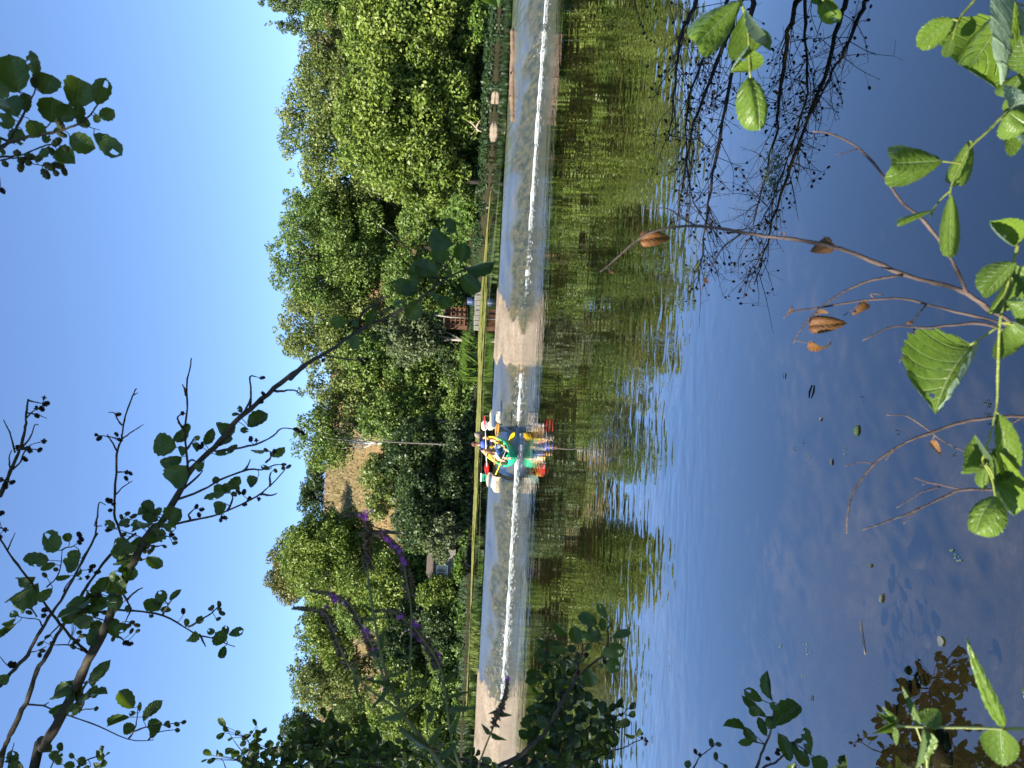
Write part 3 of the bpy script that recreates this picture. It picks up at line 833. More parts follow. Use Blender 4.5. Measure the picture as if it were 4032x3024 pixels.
# undergrowth covering the foot of the slope and trailing over the waterline
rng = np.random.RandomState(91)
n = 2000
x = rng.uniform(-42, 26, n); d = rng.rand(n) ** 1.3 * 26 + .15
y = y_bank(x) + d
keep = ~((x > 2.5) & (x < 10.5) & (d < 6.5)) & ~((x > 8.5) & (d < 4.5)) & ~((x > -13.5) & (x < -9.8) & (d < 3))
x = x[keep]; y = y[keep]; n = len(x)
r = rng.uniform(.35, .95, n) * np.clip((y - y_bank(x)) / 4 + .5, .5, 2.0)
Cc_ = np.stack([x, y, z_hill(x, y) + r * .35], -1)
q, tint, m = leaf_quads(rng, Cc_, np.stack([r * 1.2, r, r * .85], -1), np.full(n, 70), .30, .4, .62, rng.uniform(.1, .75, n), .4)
tagp(link('undergrowth', quads_mesh('undergrowth', q, m, M['fol_green'], tint * .45)), kind='stuff')  # tints scaled down to put the slope's shade into the leaves

n = 420
x = rng.uniform(8.3, 26, n); d = rng.uniform(.05, 4.6, n); y = y_bank(x) + d
r = rng.uniform(.16, .42, n)
q, tint, m = leaf_quads(rng, np.stack([x, y, z_hill(x, y) + r * .2], -1), np.stack([r * 1.3, r, r * .7], -1), np.full(n, 60), .17, .5, .62, rng.uniform(.0, .4, n), .3)
tagp(link('bank_ground_cover', quads_mesh('bank_ground_cover', q, m, M['fol_dark'], tint)), kind='stuff')  # low tints stand in for willow shade along the waterline
# ------------------------------------------------------------------ things on and behind the weir
M['slab'] = plain('pale_concrete', (.34, .29, .22), .85, .2, .22, 5.0, .02)
M['white_paint'] = plain('white_paint', (.78, .77, .74), .5, .4, .06, 8)
M['green_plastic'] = plain('green_plastic', (.015, .22, .12), .45, .4, .15, 8)
M['wood_brown'] = plain('wood_brown', (.11, .05, .024), .7, .2, .25, 14)
M['wood_grey'] = plain('wood_grey', (.17, .16, .135), .8, .2, .25, 9)
M['blue_dark'] = plain('barrel_blue', (.02, .035, .08), .4, .4, .2, 6)
M['stone'] = plain('boulder_stone', (.17, .135, .10), .85, .2, .28, 1.6, .06)
M['roof_dark'] = plain('roof_dark', (.07, .055, .045), .85, .2, .3, 8)
M['window_glass'] = plain('window_pane', (.16, .19, .20), .15, .6, .25, 3)
M['black'] = plain('black_plastic', (.012, .012, .014), .4, .4, .1, 10)

def block_slab(x0, x1, yf_, yb_, zf_, zb_, name, label, seed):
    rng = np.random.RandomState(seed)
    mb = MB(); nx, ny = 5, 7
    vs = []
    for j in range(ny):
        f = j / (ny - 1)
        for i in range(nx):
            g = i / (nx - 1)
            vs.append((x0 + (x1 - x0) * g + rng.normal(0, .012), yf_ + (yb_ - yf_) * f + rng.normal(0, .012), zf_ + (zb_ - zf_) * f + rng.normal(0, .010) - (.03 if i in (0, nx - 1) or j == 0 else 0)))
    n = len(vs)
    vs += [(x, y, -.3) for (x, y, z) in vs]
    fs = []
    for j in range(ny - 1):
        for i in range(nx - 1):
            k = j * nx + i
            fs.append((k, k + 1, k + nx + 1, k + nx))
    ring = [i for i in range(nx)] + [j * nx + nx - 1 for j in range(1, ny)] + [(ny - 1) * nx + i for i in range(nx - 2, -1, -1)] + [j * nx for j in range(ny - 2, 0, -1)]
    for a, b in zip(ring, ring[1:] + ring[:1]):
        fs.append((a + n, b + n, b, a))
    mb.add(vs, fs, False)
    tagp(mb.build(name, M['slab']), label, 'concrete slab', 'concrete sides of the canoe pass')
block_slab(CH1 + .02, CH1 + .72, 27.25, 28.75, .66, .87, 'chute_slab', 'pale concrete slab on the weir crest right of the canoe, under the white bollard', 1)
block_slab(CH0 - .62, CH0 - .04, 27.3, 28.8, .64, .88, 'chute_slab', 'pale broken concrete slab on the weir crest left of the canoe', 2)

# white bollard of two rounded lobes
p = at(1931, 1676, 28.9)
root = tagp(empty('bollard', (p.x, p.y, .80)), 'white rounded two-lobed bollard standing on the weir crest right of the canoe', 'bollard')
mb = MB(); mb.box((-.19, -.15, .13), (.19, .15, .36), None, .07); mb.build('head', M['white_paint'], root)
mb = MB(); mb.box((-.17, -.13, -.1), (.17, .13, .115), None, .05); mb.build('base', M['white_paint'], root)
mb = MB(); mb.ellipsoid((.05, -.155, .24), (.035, .03, .035), 8, 6); mb.build('bolt', M['black'], root)
# green crate with a pale rim
p = at(1924, 1880, 29.2)
root = tagp(empty('crate', (p.x, p.y, .80)), 'small green crate with a whitish rim on the weir crest behind the red paddle blade', 'crate')
mb = MB()
mb.box((-.14, -.12, 0), (.14, .12, .03)); mb.box((-.14, -.12, .03), (-.115, .12, .26)); mb.box((.115, -.12, .03), (.14, .12, .26)); mb.box((-.115, .095, .03), (.115, .12, .26)); mb.box((-.115, -.12, .03), (.115, -.1, .13)); mb.box((-.115, -.12, .17), (.115, -.1, .22))
mb.build('body', M['green_plastic'], root)
mb = MB(); mb.box((-.16, -.14, .262), (.16, -.10, .30)); mb.box((-.16, -.10, .262), (-.11, .14, .30)); mb.box((.11, -.10, .262), (.16, .14, .30)); mb.box((-.11, .10, .262), (.11, .14, .30))
mb.build('rim', M['white_paint'], root)

# the log stranded on the crest
a = np.array(at(2020, 118, 26.15)); b = np.array(at(2018, 480, 26.0))
mb = MB(); rng = random.Random(8)
pts = [a + (b - a) * f + np.array([0, rng.uniform(-.05, .05), rng.uniform(-.02, .02)]) for f in np.linspace(0, 1, 9)]
mb.tube(catmull(pts, 4), [.045 + .075 * math.sin(math.pi * (.15 + .7 * i / 32)) + rng.uniform(-.012, .012) for i in range(33)], 9)
root = tagp(mb.build('log', bark_mat('bark_log', (.055, .034, .022), (.20, .14, .098), 14, (1, 1, 1))), 'long bark-stripped brown log stranded along the weir crest on the right', 'log')
for f, l in ((.28, .22), (.5, .14), (.03, .3), (.74, .16)):
    q = a + (b - a) * f
    kb = MB()
    kb.tube([q, q + np.array([.05, -.1, l * .6]), q + np.array([rng.uniform(-.1, .1), -.16, l])], [.03, .02, .008], 5)
    kb.build('branch_stub', M['bark_dark'], root)

# pale boulders at the far bank
for k, (v0, v1, ut, ub) in enumerate(((345, 436, 1950, 1966), (480, 563, 1946, 1962), (584, 610, 1937, 1947))):
    y = 38.6 if k < 2 else 39.5
    p0 = at(ub, (v0 + v1) / 2, y); w = (v1 - v0) / FPX * y / 2; h = (ub - ut) / FPX * y
    mb = MB(); mb.ellipsoid((0, 0, 0), (w * 1.02, .5, h), 20, 12, Matrix.Rotation(.05, 3, 'Y'), .30, k + 3)
    mb.ellipsoid((-w * .35, .1, h * .1), (w * .5, .4, h * .98), 14, 9, None, .25, k + 9)
    o = mb.build('boulder', M['stone']); o.location = (p0.x, p0.y, Z_UP - .03)
    tagp(o, ['pale flat boulder at the far waterline under the willow, nearest the right edge', 'largest pale boulder at the far waterline, beside the dead branch', 'smallest pale boulder at the far waterline, left of the largest one'][k], 'boulder', 'pale boulders at the far bank')
# bleached dead branch
p = at(1875, 505, 40.2)
mb = MB(); c = np.array(p)
for dx, dz in ((-.42, .25), (.30, .48), (.42, -.22), (-.25, -.3)):
    mb.tube(catmull([c, c + np.array([dx * .55, -.1, dz * .4]), c + np.array([dx, -.2, dz])], 3), [.040, .036, .034, .03, .025, .02, .01], 6)
mb.tube(catmull([c, c + np.array([.06, .1, -.35]), c + np.array([-.10, .3, -.8])], 3), list(np.linspace(.04, .05, 7)), 6)
tagp(mb.build('dead_branch', plain('bleached_wood', (.36, .27, .22), .85, .2, .25, 9)), 'bleached forked dead branch sticking out under the broad willow', 'branch')

mb = MB(); P_ = [np.array(at(u, v, 48.7)) for u, v in ((1875, 1754), (1752, 1749), (1680, 1746), (1600, 1743), (1540, 1740), (1495, 1737))]
mb.tube(catmull(P_, 4), list(np.linspace(.075, .035, 21)), 8)
q0, q1 = np.array(at(1530, 1740, 48.7)), np.array(at(1470, 1712, 48.5)); mb.tube(catmull([q0, (q0 + q1) / 2 + np.array([.1, 0, 0]), q1], 3), list(np.linspace(.04, .012, 7)), 5)
root = tagp(empty('bare_tree', (0, 0, 0)), 'thin pale bare-trunked dead tree standing upright at the waterline behind the canoe', 'tree')
mb.build('trunk', bark_mat('bark_bleached', (.055, .05, .042), (.13, .118, .10), 20), root)
# low quay along the middle of the bank
a = at(1866, 985, 49.2); b = at(1853, 1300, 49.0)
mb = MB(); L = (b - a).length
root = tagp(empty('quay_wall', (0, 0, 0)), 'low grey stone quay at the water in front of the lattice shed', 'wall')
nst = 16
src = None
for k in range(nst):
    f0, f1 = k / nst, (k + 1) / nst
    q0 = a + (b - a) * f0; q1 = a + (b - a) * f1
    mb = MB(); mb.box((min(q0.x, q1.x) + .012, -.25 + .02 * (k % 3), -.6), (max(q0.x, q1.x) - .012, .25, .27 + .015 * ((k * 7) % 4)), None, .02)
    o = mb.build('stone', M['wood_grey'], root); o.location = (0, (q0.y + q1.y) / 2, Z_UP)
# open lattice shed with a white post
p = at(1835, 1255, 51.5)
gz = p.z - .1
root = tagp(empty('lattice_shed', (p.x, p.y, gz)), 'orange-brown wooden lattice shed behind the quay with a whitish post in front', 'shed')
w2 = .72; h = 1.55
for k in range(6):
    mb = MB(); x = -w2 + k * (2 * w2 / 5); mb.box((x - .035, -.03, .1), (x + .035, .03, h)); mb.build('upright', M['wood_brown'], root)
for k in range(5):
    mb = MB(); z = .2 + k * (h - .3) / 4; mb.box((-w2, -.075, z - .035), (w2, -.034, z + .035)); mb.build('rail', M['wood_brown'], root)
mb = MB(); mb.box((-w2, .25, 0), (w2, 1.6, h)); mb.build('back_wall', plain('shed_back', (.10, .055, .030), .8, .2, .3, 6), root)
mb = MB(); mb.box((-w2 - .2, -.3, h + .01), (w2 + .2, 1.7, h + .12)); mb.build('roof', M['roof_dark'], root)
mb = MB(); mb.tube([(.05, -.4, 0), (.02, -.4, 1.2), (.12, -.42, 2.3)], [.07, .06, .05], 7); mb.build('post', M['bark_grey'], root)
# dark blue barrel and pale boat by the quay
p = at(1850, 1185, 50.2)
mb = MB(); prof = [(0, .0), (.24, .0), (.27, .08), (.28, .3), (.29, .33), (.28, .36), (.27, .6), (.23, .68), (0, .69)]
vs = []; fs = []
for r_, z_ in prof:
    for j in range(14): vs.append((r_ * math.cos(j * math.pi / 7), r_ * math.sin(j * math.pi / 7), z_))
for i in range(len(prof) - 1):
    for j in range(14): fs.append((i * 14 + j, i * 14 + (j + 1) % 14, (i + 1) * 14 + (j + 1) % 14, (i + 1) * 14 + j))
mb.add(vs, fs); o = mb.build('barrel', M['blue_dark']); o.location = (p.x, p.y, zh(p.x, p.y))
tagp(o, 'dark blue barrel standing on the quay right of the lattice shed', 'barrel')
p = at(1866, 890, 48.2)
root = tagp(empty('rowing_boat', (p.x, p.y, Z_UP), (0, 0, R(75))), 'small whitish rowing boat moored at the right end of the quay', 'boat')
def hull(L, W, H, n=13, bow=.25):
    vs = []; fs = []
    for i in range(n):
        s = -1 + 2 * i / (n - 1); w = W * max(.02, (1 - abs(s) ** 2.6)) ** .6; z0 = .22 * H * abs(s) ** 3; zt = H * (1 + bow * s * s)
        for x, z in ((-1, zt), (-.92, .5 * zt + .5 * z0), (-.5, z0), (.5, z0), (.92, .5 * zt + .5 * z0), (1, zt), (.9, zt), (.8, .55 * zt), (.45, z0 + .06), (-.45, z0 + .06), (-.8, .55 * zt), (-.9, zt)):
            vs.append((x * w, s * L, z))
    for i in range(n - 1):
        for j in range(12):
            fs.append((i * 12 + j, (i + 1) * 12 + j, (i + 1) * 12 + (j + 1) % 12, i * 12 + (j + 1) % 12))
    return vs, fs
mb = MB(); mb.add(*hull(1.3, .5, .5)); mb.build('hull', M['white_paint'], root)
for y in (-.5, .3):
    mb = MB(); mb.box((-.42, y - .1, .33), (.42, y + .1, .36)); mb.build('bench', M['wood_grey'], root)
# grey garden shed at the left
p = at(1792, 2222, 47.0)
root = tagp(empty('garden_shed', (p.x, p.y, p.z)), 'small grey timber shed with a pale-framed window, half buried in bushes on the left bank', 'shed')
hw, h, dp = .95, 1.35, 1.6
nb = 9
for k in range(nb):
    x0 = -hw + 2 * hw * k / nb
    if x0 < -.05:
        mb = MB(); mb.box((x0 + .006, -.02, 0), (x0 + 2 * hw / nb - .006, .02, .42)); mb.build('plank', M['wood_grey'], root)
        mb = MB(); mb.box((x0 + .006, -.02, h - .16), (x0 + 2 * hw / nb - .006, .02, h)); mb.build('plank', M['wood_grey'], root)
    else:
        mb = MB(); mb.box((x0 + .006, -.02 - .006 * (k % 2), 0), (x0 + 2 * hw / nb - .006, .02, h)); mb.build('plank', M['wood_grey'], root)
mb = MB(); mb.box((-hw, .024, 0), (hw, dp, h - .002)); mb.build('wall', M['wood_grey'], root)
wf = MB(); x0, x1, z0, z1 = -hw + .03, -.06, .44, h - .18
wf.box((x0, -.06, z0), (x0 + .06, -.021, z1)); wf.box((x1 - .06, -.06, z0), (x1, -.021, z1)); wf.box((x0 + .06, -.06, z0), (x1 - .06, -.021, z0 + .06)); wf.box((x0 + .06, -.06, z1 - .06), (x1 - .06, -.021, z1))
w = wf.build('window', M['white_paint'], root)
mb = MB(); mb.box((x0 + .06, -.035, z0 + .06), (x1 - .06, -.026, z1 - .06)); mb.build('pane', M['window_glass'], w)
mb = MB(); mb.box((x0 + .38, -.055, z0 + .06), (x0 + .41, -.036, z1 - .06)); mb.build('mullion', M['white_paint'], w)
mb = MB(); vs = [(-hw - .15, -.35, h + .02), (hw + .15, -.35, h + .02), (hw + .15, dp + .2, h + .42), (-hw - .15, dp + .2, h + .42)]
vs += [(x, y, z + .07) for x, y, z in vs]; mb.add(vs, [(3, 2, 1, 0), (4, 5, 6, 7), (0, 1, 5, 4), (1, 2, 6, 5), (2, 3, 7, 6), (3, 0, 4, 7)], False)
mb.build('roof', M['roof_dark'], root)

# reeds and waterside herbs (nobody could count the blades)
def blades(name, n, xf, yf_, z0f, h0, h1, mat, wid=.02, seed=1, lean=.35):
    rg = np.random.RandomState(seed)
    x = xf(rg, n); y = yf_(x, rg, n); z = z0f(x, y)
    h = rg.uniform(h0, h1, n); th = rg.uniform(0, 6.28, n); l = rg.uniform(0, lean, n) * h
    w = wid * rg.uniform(.6, 1.4, n); c, s = np.cos(th), np.sin(th)
    q = np.stack([np.stack([x - w, y, z], -1), np.stack([x + w, y, z], -1),
                  np.stack([x + l * c + w * .3, y + l * s, z + h], -1), np.stack([x + l * c * .45 - w * .8, y + l * s * .45, z + h * .6], -1)], 1).reshape(-1, 3)
    return tagp(link(name, quads_mesh(name, q, n, mat, rg.rand(n))), kind='stuff')
xa = at(1850, 1500, 49).x; xb = at(1850, 1330, 49).x
blades('reeds', 1300, lambda r, n: r.uniform(xa, xb, n), lambda x, r, n: y_bank(x) - .6 + r.uniform(-.3, .7, n), lambda x, y: np.full_like(x, Z_UP - .05), .3, 1.25, M['fol_vivid'], .035, 5, .8)
xa = at(1880, 2680, 29.2).x; xb = at(1880, 2480, 29.2).x
blades('crest_sedge', 420, lambda r, n: xa + (xb - xa) * r.beta(1.6, 1.6, n), lambda x, r, n: y_crest(x) + .75 + r.uniform(-.2, .25, n), lambda x, y: np.full_like(x, Z_UP - .06), .12, .5, M['reed'], .014, 6, .8)
blades('bank_herbs', 5000, lambda r, n: r.uniform(-32, 8, n), lambda x, r, n: y_bank(x) + r.uniform(0, 2.4, n), lambda x, y: z_hill(x, y) - .03, .08, .35, M['fol_dark'], .05, 7, .9)

M['straw'] = foliage_mat('straw', (.12, .085, .04), (.20, .145, .07), (.27, .205, .11), .2)
blades('dry_grass', 14000, lambda r, n: r.uniform(-48, 6, n), lambda x, r, n: r.uniform(78, 119, n), lambda x, y: z_hill(x, y) - .05, .15, .55, M['straw'], .10, 11, .9)

# overhead cables crossing the left slope
mb = MB()
for k in range(3):
    a = np.array(at(1472 + 9 * k, 3200, 52)); b = np.array(at(1500 + 8 * k, 2350, 60))
    mb.tube([a + (b - a) * f - np.array([0, 0, .35 * 4 * f * (1 - f)]) for f in np.linspace(0, 1, 12)], .016, 4, False)
tagp(mb.build('overhead_cables', plain('cable_grey', (.30, .30, .29), .6, .3, .1, 3)), 'thin pale overhead cables strung in front of the trees on the left bank', 'cables')

# ------------------------------------------------------------------ the canoe and its crew
BOW = atz(2043, 1795, .03)
TILT = R(16.0)
KM = Matrix.Translation((BOW.x + .02, BOW.y + 1.42, -.085 + 1.62 * math.sin(TILT))) @ Matrix.Rotation(R(-3), 4, 'Z') @ Matrix.Rotation(TILT, 4, 'X')
def kempty(name, label, cat, group=None):
    o = bpy.data.objects.new(name, None); COL.objects.link(o); o.matrix_world = KM
    o.empty_display_size = .1
    return tagp(o, label, cat, group)
t = NT('canoe_plastic')
v = t.coord(); sep = t.n('ShaderNodeSeparateXYZ', Vector=v)
nz = t.noise(v, 2.2, 3)
f = t.n('ShaderNodeMapRange', Value=t.math('ADD', sep.outputs[1], t.math('MULTIPLY', nz, .5))); f.inputs[1].default_value = -.15; f.inputs[2].default_value = .75
canoe_m = t.done(t.princ(t.ramp(f.outputs[0], [(0, (.016, .40, .19)), (.45, (.10, .40, .09)), (.62, (.62, .52, .03)), (1, (.72, .50, .02))]), .35, t.bump(nz, .1, .02), .5))
root = kempty('canoe', 'green sit-on canoe turning yellow towards its stern, sliding bow first down the weir', 'canoe')
def canoe_sections():
    n = 25; vs = []; fs = []
    for i in range(n):
        s = -1 + 2 * i / (n - 1)
        w = .47 * max(.012, 1 - abs(s) ** 2.9) ** .62
        z0 = .20 * abs(s) ** 3.2; zt = .31 + .16 * abs(s) ** 2.5
        fl = max(z0 + .05, .10)
        fl = min(fl, zt - .03)
        prof = [(-1, zt), (-1.0, zt - .07), (-.95, z0 + .5 * (zt - z0)), (-.78, z0 + .15 * (zt - z0)), (-.35, z0), (0, z0 - .01), (.35, z0), (.78, z0 + .15 * (zt - z0)), (.95, z0 + .5 * (zt - z0)), (1.0, zt - .07), (1, zt),
                (.93, zt + .02), (.84, zt - .005), (.76, fl + .08), (.6, fl), (0, fl - .01), (-.6, fl), (-.76, fl + .08), (-.84, zt - .005), (-.93, zt + .02)]
        for x, z in prof: vs.append((x * w, s * 1.62, z))
    m = len(prof)
    for i in range(n - 1):
        for j in range(m):
            fs.append((i * m + j, (i + 1) * m + j, (i + 1) * m + (j + 1) % m, i * m + (j + 1) % m))
    fs.append(tuple(range(m))); fs.append(tuple(range((n - 1) * m + m - 1, (n - 1) * m - 1, -1)))
    return vs, fs
mb = MB(); mb.add(*canoe_sections()); mb.build('hull', canoe_m, root)
for y in (-.42, .30, 1.02):
    mb = MB(); mb.box((-.24, y - .14, .09), (.24, y + .16, .16), None, .03); s_ = mb.build('seat', canoe_m, root)
    mb = MB(); mb.box((-.2, y + .165, .12), (.2, y + .20, .40), None, .015); mb.build('backrest', M['black'], s_)
for y in (-.95, -.72):
    for sx in (-1, 1):
        mb = MB(); mb.box((sx * .20 - .06, y - .04, .08), (sx * .20 + .06, y + .04, .19), None, .02); mb.build('footrest', canoe_m, root)
for y in (-1.52, 1.5):
    mb = MB(); mb.tube([(-.04, y, .44), (-.04, y, .50), (.04, y, .50), (.04, y, .44)], .013, 6); mb.build('handle', M['black'], root)

SKIN = plain('skin', (.52, .27, .17), .55, .35, .08, 20)
def skin_tube_mesh(nodes, edges):
    """one continuous skin over a skeleton of joints"""
    names = list(nodes)
    me = bpy.data.meshes.new('skeleton')
    me.from_pydata([tuple(nodes[k][0]) for k in names], [(names.index(a), names.index(b)) for a, b in edges], [])
    ob = bpy.data.objects.new('skeleton', me); COL.objects.link(ob)
    md = ob.modifiers.new('Skin', 'SKIN'); md.use_smooth_shade = True
    for i, k in enumerate(names):
        r = nodes[k][1]; r = r if isinstance(r, tuple) else (r, r)
        sv = me.skin_vertices[0].data[i]; sv.radius = r; sv.use_root = (i == 0)
    sb = ob.modifiers.new('Sub', 'SUBSURF'); sb.levels = 1; sb.render_levels = 1
    dg = bpy.context.evaluated_depsgraph_get()
    ev = ob.evaluated_get(dg).to_mesh()
    vs = [tuple(v.co) for v in ev.vertices]; fs = [tuple(p.vertices) for p in ev.polygons]
    ob.evaluated_get(dg).to_mesh_clear()
    bpy.data.objects.remove(ob); bpy.data.meshes.remove(me)
    return vs, fs
def loft(mb, secs, n=12):
    vs = []; fs = []
    for c, rx, ry in secs:
        for j in range(n):
            a = 2 * math.pi * j / n
            vs.append((c[0] + rx * math.cos(a), c[1] + ry * math.sin(a), c[2]))
    for i in range(len(secs) - 1):
        for j in range(n): fs.append((i * n + j, i * n + (j + 1) % n, (i + 1) * n + (j + 1) % n, (i + 1) * n + j))
    fs.append(tuple(range(n - 1, -1, -1))); fs.append(tuple((len(secs) - 1) * n + j for j in range(n)))
    mb.add(vs, fs)
def V3(*a): return np.array(a, dtype=float)

def person(label, seat, s, lean, hands, feet, knees, hair, vest, shirt, shorts, glasses=False, turn=0.0, shaft=None, sleeve=.5, long_hair=False):
    root = kempty('person', label, 'person', 'people sitting in the canoe')
    seat = V3(*seat)
    P = lambda x, y, z: seat + s * V3(x, y, z)
    pel = P(0, 0, .10); wai = P(0, -.10 * lean, .26); che = P(0, -.30 * lean, .40); nec = P(0, -.46 * lean, .545)
    hb = P(0, -.52 * lean - .015, .63); hm = P(.01 * turn, -.56 * lean - .03, .715); ht = P(.0, -.56 * lean - .015, .79)
    nd = {'pel': (pel, (.125 * s, .10 * s)), 'wai': (wai, (.115 * s, .085 * s)), 'che': (che, (.135 * s, .10 * s)), 'nec': (nec, .052 * s),
          'hb': (hb, .070 * s), 'hm': (hm, (.080 * s, .094 * s)), 'ht': (ht, .062 * s)}
    ed = [('pel', 'wai'), ('wai', 'che'), ('che', 'nec'), ('nec', 'hb'), ('hb', 'hm'), ('hm', 'ht')]
    fing = MB()
    for k, sx in (('L', -1), ('R', 1)):
        sh = P(sx * .165, -.40 * lean, .49); h = V3(*hands[k])
        el = (sh + h) / 2 + s * V3(sx * .08, .02, -.09)
        nd['sh' + k] = (sh, .056 * s); nd['el' + k] = (el, .040 * s); nd['wr' + k] = (el + (h - el) * .86, .028 * s); nd['pa' + k] = (h, (.036 * s, .022 * s))
        ed += [('che', 'sh' + k), ('sh' + k, 'el' + k), ('el' + k, 'wr' + k), ('wr' + k, 'pa' + k)]
        hip = P(sx * .09, -.03, .085); kn = V3(*knees[k]); an = V3(*feet[k])
        nd['hi' + k] = (hip, .078 * s); nd['kn' + k] = (kn, .054 * s); nd['ca' + k] = (kn * .62 + an * .38, .050 * s); nd['an' + k] = (an, .034 * s); nd['to' + k] = (an + s * V3(sx * .02, -.07, .11), (.036 * s, .022 * s))
        ed += [('pel', 'hi' + k), ('hi' + k, 'kn' + k), ('kn' + k, 'ca' + k), ('ca' + k, 'an' + k), ('an' + k, 'to' + k)]
        # five fingers curled round the shaft, thumb against them
        d = (h - el); d /= np.linalg.norm(d)
        ax = V3(*(shaft if shaft is not None else (1, 0, 0))); ax /= np.linalg.norm(ax)
        up_ = np.cross(ax, d); up_ /= np.linalg.norm(up_) + 1e-6
        if up_[2] < 0: up_ = -up_
        for i, fl in enumerate((.9, 1.0, .95, .78)):
            b0 = h + ax * s * (.030 - .019 * i)
            q = [b0, b0 + s * fl * (.030 * d + .020 * up_), b0 + s * fl * (.052 * d - .002 * up_), b0 + s * fl * (.040 * d - .026 * up_)]
            fing.tube(q, [.0105 * s, .010 * s, .009 * s, .007 * s], 6)
        b0 = h + ax * s * .034
        fing.tube([b0 - s * .015 * d, b0 + s * (.016 * d - .014 * up_ + .008 * ax), b0 + s * (.034 * d - .026 * up_)], [.012 * s, .011 * s, .008 * s], 6)
    mb = MB(); mb.add(*skin_tube_mesh(nd, ed)); mb.add(fing.v, fing.f)
    # nose, ears, brow on the same skin
    mb.ellipsoid(hm + s * V3(0, -.098, -.015), (.014 * s, .022 * s, .022 * s), 8, 6)
    for sx in (-1, 1): mb.ellipsoid(hm + s * V3(sx * .088, .012, -.012), (.012 * s, .024 * s, .034 * s), 8, 6)
    mb.build('body', SKIN, root)
    for sx in (-1, 1):
        if glasses: continue
        e = MB(); e.ellipsoid(hm + s * V3(sx * .034, -.086, .005), (.013 * s, .008 * s, .008 * s), 8, 5); e.build('eye', M['black'], root)
    e = MB(); e.ellipsoid(hm + s * V3(0, -.086, -.052), (.024 * s, .009 * s, .007 * s), 8, 5); e.build('mouth', plain('lips', (.35, .10, .08), .5), root)
    hr = MB()
    hr.ellipsoid(hm + s * V3(0, .022, .035), (.100 * s, .100 * s, .098 * s), 12, 9, None, .10, 5)
    if long_hair:
        hr.ellipsoid(hm + s * V3(0, .062, -.06), (.092 * s, .050 * s, .13 * s), 10, 8, None, .15, 6)
        for sx in (-1, 1): hr.tube([hm + s * V3(sx * .085, -.01, .05), hm + s * V3(sx * .098, -.02, -.05), hm + s * V3(sx * .085, -.05, -.16)], [.03 * s, .032 * s, .012 * s], 6)
    hr.build('hair', hair, root)
    if glasses:
        g = MB()
        for sx in (-1, 1): g.ellipsoid(hm + s * V3(sx * .036, -.094, .006), (.032 * s, .010 * s, .022 * s), 10, 6)
        g.tube([hm + s * V3(-.09, .0, .012), hm + s * V3(-.07, -.085, .012), hm + s * V3(.07, -.085, .012), hm + s * V3(.09, .0, .012)], .006 * s, 5)
        g.build('sunglasses', M['black'], root)
    # clothes
    sm = MB(); loft(sm, [(pel + V3(0, 0, -.02 * s), .150 * s, .115 * s), (wai, .140 * s, .108 * s), (che, .158 * s, .120 * s), (P(0, -.40 * lean, .49), .150 * s, .095 * s), (P(0, -.44 * lean, .53), .075 * s, .07 * s)])
    for k in 'LR':
        sh = nd['sh' + k][0]; el = nd['el' + k][0]
        sm.tube([sh * .8 + che * .2, sh, sh + (el - sh) * sleeve], [.070 * s, .072 * s, .066 * s], 9)
    sm.build('shirt', shirt, root)
    vm = MB(); loft(vm, [(wai + V3(0, 0, -.03 * s), .172 * s, .140 * s), (wai + V3(0, 0, .03 * s), .182 * s, .150 * s), (che, .184 * s, .152 * s), (P(0, -.38 * lean, .475), .150 * s, .128 * s), (P(0, -.41 * lean, .51), .10 * s, .10 * s)], 14)
    vobj = vm.build('life_vest', vest, root)
    for zz in (.27, .37):
        st = MB(); c = P(0, -.75 * lean * (zz - .1), zz)
        loft(st, [(c - V3(0, 0, .016 * s), .188 * s, .157 * s), (c + V3(0, 0, .016 * s), .188 * s, .157 * s)], 14)
        st.build('strap', M['black'], vobj)
    sh_ = MB(); loft(sh_, [(pel - V3(0, 0, .09 * s), .13 * s, .12 * s), (pel, .155 * s, .125 * s), (pel + V3(0, 0, .08 * s), .146 * s, .115 * s)])
    for k in 'LR':
        hip = nd['hi' + k][0]; kn = nd['kn' + k][0]
        sh_.tube([hip, hip * .6 + kn * .4, hip * .28 + kn * .72], [.095 * s, .088 * s, .078 * s], 10)
    sh_.build('shorts', shorts, root)
    return root
BLUE = plain('vest_blue', (.055, .10, .36), .65, .25, .15, 12)
NAVY = plain('cloth_navy', (.015, .022, .06), .8, .15, .2, 15)
WHITE = plain('cloth_white', (.78, .77, .75), .8, .15, .05, 15)
YEL = plain('cloth_yellow', (.62, .42, .05), .8, .15, .1, 15)
HB = plain('hair_brown', (.075, .032, .016), .6, .3, .3, 40)
HD = plain('hair_dark', (.055, .026, .018), .6, .3, .3, 40)
HY = plain('hair_blond', (.42, .22, .075), .6, .3, .25, 40)
t = NT('cloth_striped'); sp = t.n('ShaderNodeSeparateXYZ', Vector=t.coord())
w_ = t.math('FRACT', t.math('MULTIPLY', sp.outputs[1], 11.0))
STR = t.done(t.princ(t.ramp(w_, [(.40, (.60, .40, .04)), (.46, (.03, .06, .22)), (.72, (.03, .06, .22)), (.78, (.75, .72, .62))]), .8, None, .2))
person('man in sunglasses and a blue life vest steering at the back of the canoe', (.12, 1.0, .16), 1.0, .12, {'L': (-.28, .62, .52), 'R': (.36, .66, .50)},
       {'L': (-.22, .22, .16), 'R': (.28, .22, .16)}, {'L': (-.26, .55, .36), 'R': (.32, .55, .36)}, HB, BLUE, NAVY, NAVY, True, 0, (1, .05, -.1), .35)
